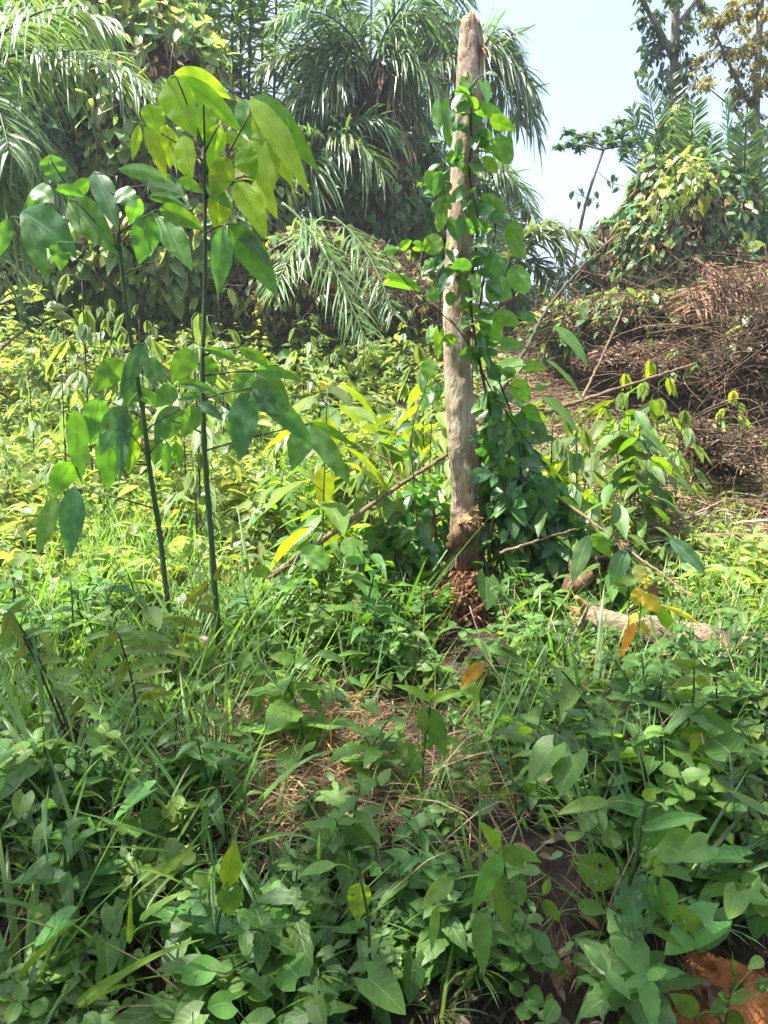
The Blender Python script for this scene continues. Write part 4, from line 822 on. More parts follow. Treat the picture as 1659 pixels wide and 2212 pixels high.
thicket('vine_thicket', 'shrub with dark shaded leaves in the gap under the large dark palm', 'thicket', [eb(800, 460, 14.5, 110, .6, 150), eb(740, 330, 15.3, 140, .7, 130), eb(900, 490, 15.6, 80, .7, 150)], 4200, .16, 'vine', 205, tint=(1.1, 1.1, 1.0), dead_frac=.3, twigs=50)
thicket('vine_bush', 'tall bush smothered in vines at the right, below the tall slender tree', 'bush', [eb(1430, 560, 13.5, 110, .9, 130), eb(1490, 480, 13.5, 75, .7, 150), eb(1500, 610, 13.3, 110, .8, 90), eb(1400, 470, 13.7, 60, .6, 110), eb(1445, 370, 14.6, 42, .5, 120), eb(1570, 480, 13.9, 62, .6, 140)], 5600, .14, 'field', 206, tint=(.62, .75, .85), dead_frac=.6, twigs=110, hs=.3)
thicket('vine_bush', 'blue-green bush standing against the sky left of the vine-smothered bush', 'bush', [eb(1345, 540, 14.2, 65, .7, 80), eb(1320, 600, 14, 70, .7, 60)], 1500, .14, 'vine', 207, tint=(.7, .85, 1.1), dead_frac=.4, twigs=40)
thicket('vine_bush', 'patch of lime green leaves on a vine in front of the tall smothered bush', 'bush', [eb(1465, 390, 12.9, 40, .5, 52), eb(1430, 440, 12.9, 30, .4, 50), eb(1500, 420, 12.9, 26, .4, 60)], 170, .12, 'field', 208, tint=(1.1, 1.1, .8), dead_frac=.05, twigs=10, core=False, hs=.08)
thicket('vine_bush', 'dark vine-hung bush rising to the right edge behind the reddish dead fronds', 'bush', [eb(1600, 520, 14.8, 80, .7, 150), eb(1660, 600, 14.4, 80, .7, 120)], 2600, .13, 'vine', 213, tint=(.95, 1, .95), dead_frac=.8, twigs=40, hs=.3)
thicket('bush', 'small light green bush far behind the pale trunk, low against the sky', 'bush', [eb(1150, 665, 19, 60, .8, 45), eb(1090, 690, 18, 60, .8, 40)], 1500, .13, 'field', 209, tint=(.8, .9, .9), kind='ovate', dead_frac=0, twigs=5)
thicket('brush_heap', 'dark grey-brown heap of dead brush at the right edge', 'brush heap', [eb(1610, 760, 9.6, 110, .9, 105), eb(1690, 690, 9.6, 120, .9, 130)], 140, .10, 'field', 210, tint=(.8, .9, .8), dead_frac=16, twigs=650, messy=True)
thicket('dead_thicket', 'reddish brown thicket of dead vines below the smothered bush', 'thicket', [eb(1330, 720, 11.6, 120, 1.0, 75), eb(1480, 720, 11.0, 130, 1.0, 85), eb(1230, 725, 12.2, 90, .9, 45), eb(1400, 780, 10.2, 130, .7, 40)], 2600, .12, 'field', 211, tint=(.7, .85, .8), dead_frac=2.6, twigs=420, messy=True)
thicket('brush_heap', 'small brown heap of dead twigs around a low stump on the slope', 'brush heap', [eb(1560, 975, 7.2, 60, .5, 42), eb(1510, 950, 7.2, 40, .4, 45)], 25, .07, 'field', 212, dead_frac=22, twigs=130, messy=True)

def reeds():
    r = rs(33)
    root = thing('tall_shrub', 'tall bright green shrub with straight stems and long narrow leaves, left of the dark palm', 'shrub', px(500, 640, 14.8))
    bl = MB()
    for (x, xt) in [(425, 430), (455, 440), (500, 503), (535, 545), (470, 475), (405, 395), (560, 575), (520, 520), (590, 600), (380, 370)]:
        Y = 14.9 + r.rand() * .6
        P = smooth_path([px(x, 600, Y), px(x, 300, Y), px(xt, -120, Y)], 50); bs = MB(); tube(bs, P, np.linspace(.035, .018, 50), 6); bs.build('stem', M['darkstem'], root)
        n = 130; t = .35 + .65 * r.rand(n); p = np.stack([np.interp(t * 49, np.arange(50), P[:, k]) for k in range(3)], 1)
        a = r.rand(n) * 6.28; d = np.stack([np.cos(a), np.sin(a), .25 + .25 * r.randn(n)], 1)
        leaf_dir(bl, p, d, UP + .3 * r.randn(n, 3), .55 + .2 * r.rand(n), .07, droop=.25, kind='lance', n=4, m=2, tint=tints(r, n, .15, .08) * [.75, .95, .8])
    bl.build('foliage', M['field'], root)
reeds()

# ------------------------------------------------------------------ trees at the right
def tree(name, label, seed, trunk, limbs, clumps, L, W, mat, tint=(1, 1, 1), r0=.12, r1=.05, per=60, hang=.3, kind='elliptic', vines=(), spray=1.0, twr=.010):
    """trunk/limbs: pixel paths at distance; clumps: (x,y,Y,radius px, flat)"""
    r = rs(seed); P = [px(*q) for q in trunk]; foot = P[0].copy(); foot[2] = float(gz(foot[0], foot[1])) - .05
    root = thing(name, label, 'tree', foot); T = smooth_path([foot] + P, 50)
    b = MB(); tube(b, T, np.linspace(r0, r1, 50), 10, jit=.05, r=r); b.build('trunk', M['bark'], root)
    allp = [T]; b = MB()
    for lm in limbs:
        Q = smooth_path([px(*q) for q in lm[1]], 24); tube(b, Q, np.linspace(lm[0], lm[0] * .35, 24), 7, jit=.05, r=r); allp.append(Q)
    A = np.concatenate(allp); bl = MB()
    for (x, y, Y, rad, fl) in clumps:
        c = px(x, y, Y + r.uniform(-.4, .4)); R = rad * Y / FPX
        dd = np.linalg.norm(A - c, axis=1); h = A[np.argmin(dd)]
        nt_ = max(3, int(5 * spray))
        for k in range(nt_):
            e = c + unit(r.randn(3)) * R * np.array([1, 1, fl]) * r.rand() ** .4
            tw = bez(h, (h + c) / 2 + r.randn(3) * R * .3 + UP * .05, e, 9); tube(b, tw, np.linspace(twr, twr * .3, 9), 4)
            n = per // nt_; t = .45 + .6 * r.rand(n); p = np.stack([np.interp(np.minimum(t, 1) * 8, np.arange(9), tw[:, q]) for q in range(3)], 1) + r.randn(n, 3) * R * .16 * np.array([1, 1, fl])
            a = r.rand(n) * 6.28; d = np.stack([np.cos(a), np.sin(a), -hang + .35 * r.randn(n)], 1)
            leaf_dir(bl, p, d, UP + .45 * r.randn(n, 3), L * np.exp(.2 * r.randn(n)), W * np.exp(.2 * r.randn(n)), droop=.15, kind=kind, n=3, m=2, tint=np.array(tint) * tints(r, n, .25, .12))
    for (x0, y0, x1, y1, Y, dens) in vines:               # hanging vines on the tree
        v0 = px(x0, y0, Y); v1 = px(x1, y1, Y); tw = bez(v0, (v0 + v1) / 2 + r.randn(3) * .12, v1, 20); tube(b, tw, .007, 4)
        n = int(dens); t = r.rand(n) * 19; p = np.stack([np.interp(t, np.arange(20), tw[:, q]) for q in range(3)], 1) + r.randn(n, 3) * .07
        leaf_dir(bl, p, -UP + .5 * r.randn(n, 3), r.randn(n, 3) + [0, -1, .3], .13, .09, droop=.1, kind='heart', n=3, m=2, tint=np.array(tint) * tints(r, n, .3, .15))
    b.build('limbs', M['bark'], root); bl.build('crown', M[mat], root)
    return root
rt = rs(77)
def shade_tree():  # tree added out of view to cast shade on the bank
    r = rs(310); foot = np.array([-3.6, -1.2, float(gz(-3.6, -1.2))])
    root = thing('shade_tree', 'unseen tall leafy tree added beside the camera, its crown shading the bank', 'tree', foot)
    T = smooth_path([foot - [0, 0, .1], foot + [-.3, .1, 4.0], foot + [-.5, .5, 7.5], foot + [-.3, .6, 11.0]], 40)
    b = MB(); tube(b, T, np.linspace(.2, .06, 40), 10, jit=.05, r=r); b.build('trunk', M['bark'], root)
    bl = MB()
    for k in range(76):
        c = np.array([r.uniform(-6.4, -1.2), r.uniform(.9, 3.2), r.uniform(8.6, 11.2)])
        gx, gy = c[0] + SUN.x / SUN.z * -(c[2] - .3), c[1] - SUN.y / SUN.z * (c[2] - .3)
        if gy > 3.2 or (gx + .16) ** 2 + (gy - 2.65) ** 2 < .42 ** 2: continue          # crown left open so sun reaches the straw and saplings
        h = T[r.randint(24, 40)]; b = MB(); tube(b, bez(h, (h + c) / 2 + UP * .3, c, 9), np.linspace(.03, .008, 9), 5); b.build('limb', M['bark'], root)
        n = 36; p = c + r.randn(n, 3) * [.33, .33, .25]; a = r.rand(n) * 6.28
        leaf_dir(bl, p, np.stack([np.cos(a), np.sin(a), -.3 + .3 * r.randn(n)], 1), UP + .4 * r.randn(n, 3), .17, .085, droop=.15, n=3, m=2, tint=tints(r, n, .2, .1))
    bl.build('crown', M['tree'], root)
shade_tree()
def rear_shade_tree():  # unseen tree added to cut the sky light on the bank face
    r = rs(311); foot = np.array([1.2, -5.5, 0.0])
    root = thing('shade_tree', 'unseen broad dense tree added behind the camera to dim the bank', 'tree', foot)
    T = smooth_path([foot - [0, 0, .1], foot + [.1, 0, 3], foot + [0, .2, 7.5]], 30)
    b = MB(); tube(b, T, np.linspace(.3, .08, 30), 10, jit=.05, r=r); b.build('trunk', M['bark'], root)
    bl = MB()
    for k in range(40):
        c = np.array([1.2 + r.uniform(-6.5, 6.5), -5.2 + r.uniform(-1.5, 1.3), r.uniform(1.2, 8.5)]); h = T[min(29, int(c[2] * 3))]
        b = MB(); tube(b, bez(h, (h + c) / 2 + UP * .3, c, 9), np.linspace(.05, .01, 9), 5); b.build('limb', M['bark'], root)
        n = 90; p = c + r.randn(n, 3) * [.8, .5, .6]; a = r.rand(n) * 6.28
        leaf_dir(bl, p, np.stack([np.cos(a), np.sin(a), -.5 + .3 * r.randn(n)], 1), UP + .6 * r.randn(n, 3), .38, .2, droop=.15, n=3, m=2, tint=tints(r, n, .2, .1))
    bl.build('crown', M['tree'], root)
rear_shade_tree()
tree('tree', 'tall slender tree hung with dark vines, rising into the sky at the right', 301, [(1450, 640, 16), (1448, 420, 16), (1452, 250, 16), (1458, 90, 16), (1464, -160, 16)],
     [(.07, [(1456, 130, 16), (1425, 65, 15.8), (1385, 0, 15.6), (1360, -60, 15.5)]), (.05, [(1458, 60, 16), (1490, 20, 16), (1530, -40, 16)]), (.035, [(1452, 200, 16), (1500, 150, 16), (1560, 90, 16)])],
     [(1385, 12, 15.7, 30, .8), (1375, 55, 15.7, 20, 1), (1425, 15, 15.8, 30, .7), (1410, 60, 15.7, 24, .8), (1450, -10, 16, 34, .7), (1490, 15, 16, 30, .7), (1480, 50, 16, 26, .8), (1500, 70, 16, 26, .8), (1405, 100, 15.7, 22, 1.4), (1398, 140, 15.7, 16, 1.2), (1480, 130, 16, 22, 1), (1430, 100, 15.8, 14, 1.2), (1520, 30, 16, 26, .8), (1470, 90, 16, 20, 1.2), (1440, 190, 15.9, 18, 1.4), (1470, 180, 15.9, 18, 1.4)],
     .14, .06, 'tree', (.7, .8, .85), .11, .07, per=50, hang=.7, vines=[(1400, 60, 1390, 175, 15.7, 26), (1430, 120, 1440, 330, 15.8, 60), (1470, 100, 1478, 330, 15.8, 70), (1455, 200, 1450, 420, 15.8, 90), (1384, 150, 1383, 200, 15.7, 8), (1440, 300, 1420, 440, 15.6, 50), (1495, 160, 1488, 240, 15.8, 20)])
tree('tree', 'airy tree with sparse olive-brown leaves filling the top right corner', 302, [(1645, 640, 15), (1640, 420, 15), (1632, 240, 15), (1640, 80, 15), (1650, -150, 15)],
     [(.05, [(1636, 250, 15), (1590, 170, 15), (1540, 60, 15)]), (.05, [(1638, 200, 15), (1670, 120, 15), (1710, 40, 15)]), (.04, [(1640, 120, 15), (1600, 60, 15), (1570, -30, 15)]), (.03, [(1634, 300, 15), (1580, 230, 15), (1530, 190, 15)]), (.04, [(1630, 480, 14.8), (1610, 330, 14.8), (1615, 220, 14.8)])],
     [(rt.uniform(1510, 1680), rt.uniform(-30, 235), 15 + rt.uniform(-.6, .6), rt.uniform(18, 34), .6) for _ in range(54)] + [(rt.uniform(1590, 1680), rt.uniform(230, 330), 15, 18, .5) for _ in range(8)],
     .10, .042, 'olive', (1.0, 1.0, .9), .10, .05, per=55, hang=.6, spray=1.0, twr=.006)
tree('tree', 'thin leaning young tree with a flat umbrella of small leaves against the sky', 303, [(1240, 560, 15.5), (1262, 450, 15.5), (1280, 390, 15.5), (1306, 318, 15.5)],
     [(.022, [(1303, 324, 15.5), (1260, 312, 15.5), (1205, 318, 15.5)]), (.022, [(1306, 318, 15.5), (1345, 290, 15.5), (1385, 262, 15.5)]), (.02, [(1304, 322, 15.5), (1340, 316, 15.5), (1400, 320, 15.5)]), (.018, [(1304, 320, 15.5), (1275, 296, 15.5), (1230, 288, 15.5)])],
     [(1210, 318, 15.5, 12, .3), (1235, 315, 15.5, 16, .3), (1225, 290, 15.5, 14, .35), (1250, 298, 15.5, 18, .4), (1270, 314, 15.5, 16, .4), (1280, 294, 15.5, 18, .4), (1305, 300, 15.5, 20, .5), (1315, 278, 15.5, 18, .5), (1335, 262, 15.5, 20, .6), (1340, 285, 15.5, 22, .5), (1365, 270, 15.5, 18, .5), (1375, 295, 15.5, 20, .4), (1360, 312, 15.5, 18, .4), (1395, 318, 15.5, 16, .4), (1330, 305, 15.5, 16, .4), (1255, 326, 15.5, 10, .3), (1350, 340, 15.5, 12, .4)],
     .12, .05, 'tree', (.9, 1.1, .95), .045, .022, per=60, hang=.1, spray=1.0, twr=.006, vines=[(1290, 370, 1345, 400, 15.4, 6), (1240, 412, 1285, 430, 15.4, 14)])

thicket('vine_shrub', 'dark leafy vine mass spilling off the right foot of the pale trunk', 'vine', [eb(1085, 1000, 4.75, 55, .16, 110), eb(1130, 1110, 4.7, 90, .2, 80), eb(1200, 1180, 4.6, 90, .18, 70)], 620, .095, 'vine', 214, tint=(1.0, 1.0, .9), dead_frac=.1, twigs=14, core=False, hang=.5)
thicket('vine_shrub', 'loose green leaves crowding the left foot of the pale trunk', 'vine', [eb(915, 1130, 4.75, 60, .16, 120), eb(840, 1190, 4.65, 80, .18, 70)], 330, .10, 'vine', 215, tint=(1.4, 1.3, .9), kind='ovate', dead_frac=.05, twigs=10, core=False, hang=.4)
# ------------------------------------------------------------------ seedlings on the sunny slope
def seedling(label, x, y, h, Y, seed, bronze):
    r = rs(seed); foot = px(x, y, Y); foot[2] = float(gz(foot[0], foot[1])); H = h * Y / FPX
    top = px(x, y, Y); top[2] = px(x, y - h, Y)[2]
    root = thing('seedling', label, 'seedling', foot)
    b = MB(); P = smooth_path([foot - [0, 0, .03], (foot + top) / 2 + r.randn(3) * .02, top], 16); tube(b, P, np.linspace(.008, .004, 16), 6); b.build('stem', M['darkstem'], root)
    b = MB(); b2 = b
    for k in range(9):
        t = .45 + .55 * k / 8.; p = P[int(t * 15)]; a = k * 2.4 + r.rand(); o = np.array([math.cos(a), math.sin(a), .3]); e = p + o * (.10 + .10 * (1 - t))
        tube(b2, [p, (p + e) / 2 + UP * .015, e], .002, 4)
        for q in (-.6, 0, .6):
            d = np.array([math.cos(a + q), math.sin(a + q), -.9 - .8 * (t > .85)])
            young = t > .8 and bronze
            leaf_dir(b, e, d, np.array([math.cos(a + q) * .6, math.sin(a + q) * .6, .8]), .20 * (1 - .25 * (t > .85)) * r.uniform(.8, 1.15), .068, droop=.2, kind='acum', n=6, m=4, tint=(np.array([.95, .80, .9]) if young and t > .92 else np.array([.9, .95, .9]) if young else np.array([.8, .9, .9])) * tints(r, 1, .15, .08)[0])
    b.build('foliage', M['young' if bronze else 'field'], root)
seedling('tallest bronze-tipped seedling in the sunny clump right of the forked stick', 1385, 960, 175, 6.6, 401, True)
seedling('yellow-leaved seedling at the left of the sunny clump, under the forked stick', 1335, 965, 150, 6.7, 402, True)
seedling('bushy lime seedling at the right of the sunny clump', 1415, 975, 150, 6.4, 403, True)
seedling('small seedling with hanging narrow leaves, in front of the sunny clump', 1280, 970, 90, 6.3, 404, False)
seedling('dark-leaved small seedling on the brown slope right of the sunny clump', 1470, 985, 90, 6.2, 405, False)
seedling('lone little seedling at the right below the dark brush heap', 1580, 905, 55, 7.8, 406, True)
seedling('thin seedling with blue-green leaves just right of the vine at the trunk', 1190, 1040, 130, 5.4, 407, False)
seedling('drooping seedling at the centre of the right-hand weeds', 1240, 1060, 120, 5.2, 408, False)
seedling('seedling with long green leaves close left of the pale trunk', 885, 1130, 190, 4.9, 409, False)
seedling('seedling leaning over the long dead branch, left of the trunk', 800, 1130, 160, 5.0, 410, False)
def field_seedlings():
    r = rs(420); protos = []; k = 0
    while k < 42:
        y = r.uniform(5.6, 12.5); x = r.uniform(-.5, .12) * y
        if k < 4:
            f = np.array([x, y, float(gz(x, y))]); q = (FPX * x / y + 829.5)
            seedling('', q, 900, r.uniform(100, 150) * 7 / y, y, 430 + k, False); o = [a for a in COL.objects if a.parent is None and a.name.startswith('seedling')][-1]
            o['label'] = 'slender seedling with drooping three-part leaves in the sunny field'; o['group'] = 'seedlings in the sunny field'; protos.append(o)
        else:
            copy_thing(protos[k % 4], (x, y, float(gz(x, y))), (0, 0, r.rand() * 6.28), r.uniform(.7, 1.4))
        k += 1
field_seedlings()
seedling('seedling half hidden behind the shorter sapling', 420, 1100, 110, 5.4, 411, False)

# ------------------------------------------------------------------ uncountable cover
def in_view(r, n, y0, y1, pad=.25, power=1.0):
    y = (y0 ** 2 + (y1 ** 2 - y0 ** 2) * r.rand(n) ** power) ** .5; x = (r.rand(n) * 2 - 1) * (y * .505 + pad); return x, y
def field():
    r = rs(501); n = 12000
    x, y = in_view(r, n, 4.7, 17.5, .5, 1.15)
    sx = x / y                                             # thinner on the brown slope at the right
    den = np.where((sx > .11) & (y > 5.6), np.clip(.10 + (.42 - sx) * .10, .05, .2), 1.0); den = np.where(y < 6.2, np.maximum(den, .75), den)
    pn = np.sin(x * 2.3 + y * 1.7) + np.sin(x * 3.9 - y * 2.8 + 1) + np.sin(x * 1.2 + y * 3.1 + 2); den = den * np.clip(.75 + .45 * pn, .12, 1)
    k = r.rand(n) < den; x, y, sx, pn = x[k], y[k], sx[k], pn[k]; n = len(x); z = gz(x, y)
    patch = .9 * pn + np.sin(x * 1.1 + y * .6) + np.sin(x * .5 - y * .9 + 2)
    H = .30 * np.exp(.38 * r.randn(n)) * (1 + .18 * patch); H = np.where(sx > .14, H * .7, H * np.where(y > 10, 1.5, 1)) * (1 - .25 * np.clip((6.5 - y) / 2, 0, 1))
    foot = np.stack([x, y, z], 1); lean = r.randn(n, 2) * .18
    top = foot + np.stack([lean[:, 0] * H, lean[:, 1] * H, H], 1)
    bs = MB(); leaves(bs, foot, (foot + top) / 2 + .02 * r.randn(n, 3), top, r.randn(n, 3), .010, 'palm', fold=.8, n=2, m=2, tint=(1, 1, .9))
    sd = bs.build('weed_stalks', M['stem']); tag(sd, 'thin stalks of the low weeds covering the sunny field', 'weeds', 'stuff')
    b = MB(); cls = r.rand(n); csz = np.where(cls < .5, .62, np.where(cls < .88, 1.0, 1.5)); cw = np.where(r.rand(n) < .3, .6, 1.0)
    hue = tints(r, n, .28, .085)
    for k in range(14):
        t = .25 + .75 * r.rand(n); p = foot * (1 - t)[:, None] + top * t[:, None]; a = r.rand(n) * 6.28 + k * 2.4
        d = np.stack([np.cos(a), np.sin(a), .35 - .75 * r.rand(n)], 1); L = (.08 + .11 * r.rand(n)) * np.where(y > 9, 1.15, 1) * csz
        p = p + d * .02
        use = r.rand(n) < .93
        tn = hue * tints(r, n, .15, .08); old = r.rand(n) < .012; tn[old] = tn[old] * [2.2, 1.5, .5]
        leaf_dir(b, p[use], d[use], UP + .65 * r.randn(int(use.sum()), 3), L[use], L[use] * (.38 + .2 * r.rand(int(use.sum()))) * cw[use], droop=.25, kind='ovate', n=4, m=2, tint=tn[use])
    o = b.build('low_weeds', M['field']); tag(o, 'dense yellow-green carpet of low leafy weeds over the sunlit slope', 'weeds', 'stuff')
field()
def grasses():
    r = rs(502); n = 22000
    x, y = in_view(r, n, 1.55, 9.5, .3, .9); sx = x / y
    k = r.rand(n) < np.where((sx < -.10) & (y > 2.4), 1.0, np.where(y < 3.8, .30, np.where(sx < .05, .75, .30))); k &= ~((np.abs(x - .44) < .20) & (y > 3.2) & (y < 4.6)) & ~((sx > -.2) & (sx < .04) & (y > 2.0) & (y < 3.1) & (r.rand(n) < .6)); x, y = x[k], y[k]; n = len(x)
    f = np.stack([x, y, gz(x, y)], 1); a = r.rand(n) * 6.28; d = np.stack([np.cos(a) * .5, np.sin(a) * .5, np.ones(n)], 1)
    L = (.20 + .32 * r.rand(n)) * np.where(y < 2.6, .8, 1.25)
    b = MB(); leaf_dir(b, f, d, np.stack([np.cos(a), np.sin(a), np.zeros(n)], 1) + .3 * r.randn(n, 3), L, .007 + .006 * r.rand(n), droop=.05 + .5 * r.rand(n), kind='grass', fold=.3, n=5, m=2, tint=tints(r, n, .25, .15) * np.where(y > 4, 1.4, 1.0)[:, None])  # farther blades tinted lighter, sunlight put into their colour
    o = b.build('grass', M['grass']); tag(o, 'thin green grass growing through the weeds', 'grass', 'stuff')
grasses()
def litter():
    r = rs(503)
    def pts(n, x0, x1, y0, y1):
        s = np.stack([r.uniform(x0, x1, n), r.uniform(y0, y1, n)], 1); return s
    # straw patch on the bank below the saplings
    n = 5200; x = r.normal(-.18, .30, n); y = r.normal(2.65, .36, n); k = (y > 2.0); x, y = x[k], y[k]; n = len(x)
    A = np.stack([x, y, gz(x, y) + .01 + .07 * r.rand(n)], 1); a = r.rand(n) * 6.28; L = .10 + .2 * r.rand(n)
    B = A + np.stack([np.cos(a) * L, np.sin(a) * L * .8 - .02, r.randn(n) * .05], 1); B[:, 2] = np.maximum(B[:, 2], gz(B[:, 0], B[:, 1]) + .005)
    b = MB(); strips(b, A, B, (A + B) / 2 + r.randn(n, 3) * .02 + UP * .015, .0035 + .003 * r.rand(n), tints(r, n, .3, .1), r)
    o = b.build('straw', M['straw']); tag(o, 'tan dry straw lying on the bank below the saplings', 'straw', 'stuff')
    # dry vines and twigs on the cleared slope
    n = 13000; y = 5.6 + 8.5 * r.rand(n); sx = r.uniform(.10, .56, n); x = sx * y
    A = np.stack([x, y, gz(x, y) + .22 * r.rand(n) ** 2], 1); a = r.rand(n) * 6.28; L = .2 + .6 * r.rand(n)
    B = A + np.stack([np.cos(a) * L, np.sin(a) * L, .12 * r.randn(n)], 1); B[:, 2] = np.maximum(B[:, 2], gz(B[:, 0], B[:, 1]) + .01)
    b = MB(); strips(b, A, B, (A + B) / 2 + r.randn(n, 3) * .06 + UP * .05, .008 + .010 * r.rand(n), tints(r, n, .4, .12), r)
    o = b.build('dry_brush', M['brush']); tag(o, 'brown dead vines and twigs strewn over the cleared slope at the right', 'dry brush', 'stuff')
    # dead leaves
    n = 4200; y = np.where(r.rand(n) < .28, 1.6 + 3.2 * r.rand(n), 5.2 + 8.5 * r.rand(n)); x = np.where(y < 5, (r.rand(n) * 2 - 1) * (y * .5 + .2), r.uniform(.05, .55, n) * y)
    p = np.stack([x, y, gz(x, y) + .01 + .06 * r.rand(n)], 1); L = np.where(y < 5, .03 + .06 * r.rand(n), .05 + .07 * r.rand(n))
    b = MB(); leaf_dir(b, p, np.concatenate([r.randn(n, 2), .3 * r.randn(n, 1)], 1), UP + .6 * r.randn(n, 3), L, L * .5, droop=.05, kind='ovate', fold=.5, n=4, m=2, tint=tints(r, n, .35, .12))
    o = b.build('leaf_litter', M['dead']); tag(o, 'curled brown dead leaves on the bank and the cleared slope', 'dead leaves', 'stuff')
    # low cover filling the shaded bank
    n = 8200; x, y = in_view(r, n, 1.5, 5.2, .25); st = (np.abs(x + .18) < .46) & (np.abs(y - 2.65) < .5); k = (~st | (r.rand(n) < .12)) & ((y > 2.25) | (r.rand(n) < .3)) & ((y > 3.3) | (r.rand(n) < .45)) & ((y > 1.85) | (x < .40 * y)) & ~((np.abs(x - .44) < .20) & (y > 3.5) & (y < 4.6)); x, y = x[k], y[k]; n = len(x)
    p = np.stack([x, y, gz(x, y) + .02 + .15 * r.rand(n)], 1); a = r.rand(n) * 6.28; L = .035 + .06 * r.rand(n) ** 1.5
    b = MB(); leaf_dir(b, p, np.stack([np.cos(a), np.sin(a) - .3, -.2 + .5 * r.randn(n)], 1), UP * .8 + [0, -.5, 0] + .45 * r.randn(n, 3), L, L * .55, droop=.2, kind='ovate', n=4, m=2, tint=tints(r, n, .25, .15))
    o = b.build('ground_cover', M['weed']); tag(o, 'small-leaved green ground cover filling the shaded bank', 'ground cover', 'stuff')
    # thin bare stems tangled through the bank weeds
    n = 520; x, y = in_view(r, n, 1.6, 4.6, .1); A = np.stack([x, y, gz(x, y) + .02], 1); a = r.rand(n) * 6.28; L = .15 + .35 * r.rand(n)
    B = A + np.stack([np.cos(a) * L * .8, np.sin(a) * L * .6, .08 + .34 * r.rand(n)], 1)
    b = MB(); strips(b, A, B, (A + B) / 2 + r.randn(n, 3) * .05 + UP * .06, .0025 + .003 * r.rand(n), tints(r, n, .5, .15), r)
    o = b.build('dry_stems', M['straw']); tag(o, 'thin dry stems tangled through the weeds of the bank', 'stems', 'stuff')
    # roots hanging out of the cut bank
    n = 700; y = 1.62 + .45 * r.rand(n); x = (r.rand(n) * 2 - 1) * 1.1; A = np.stack([x, y, gz(x, y) + .02], 1)
    B = A + np.stack([.06 * r.randn(n), -.05 - .12 * r.rand(n), -.03 - .14 * r.rand(n)], 1); B[:, 2] = np.maximum(B[:, 2], gz(B[:, 0], B[:, 1]) + .01)
    b = MB(); strips(b, A, B, (A + B) / 2 + r.randn(n, 3) * .02 + [0, -.02, .01], .002 + .003 * r.rand(n), tints(r, n, .4, .1) * .6, r)
    o = b.build('roots', M['brush']); tag(o, 'thin brown roots hanging out of the cut face of the bank', 'roots', 'stuff')
litter()

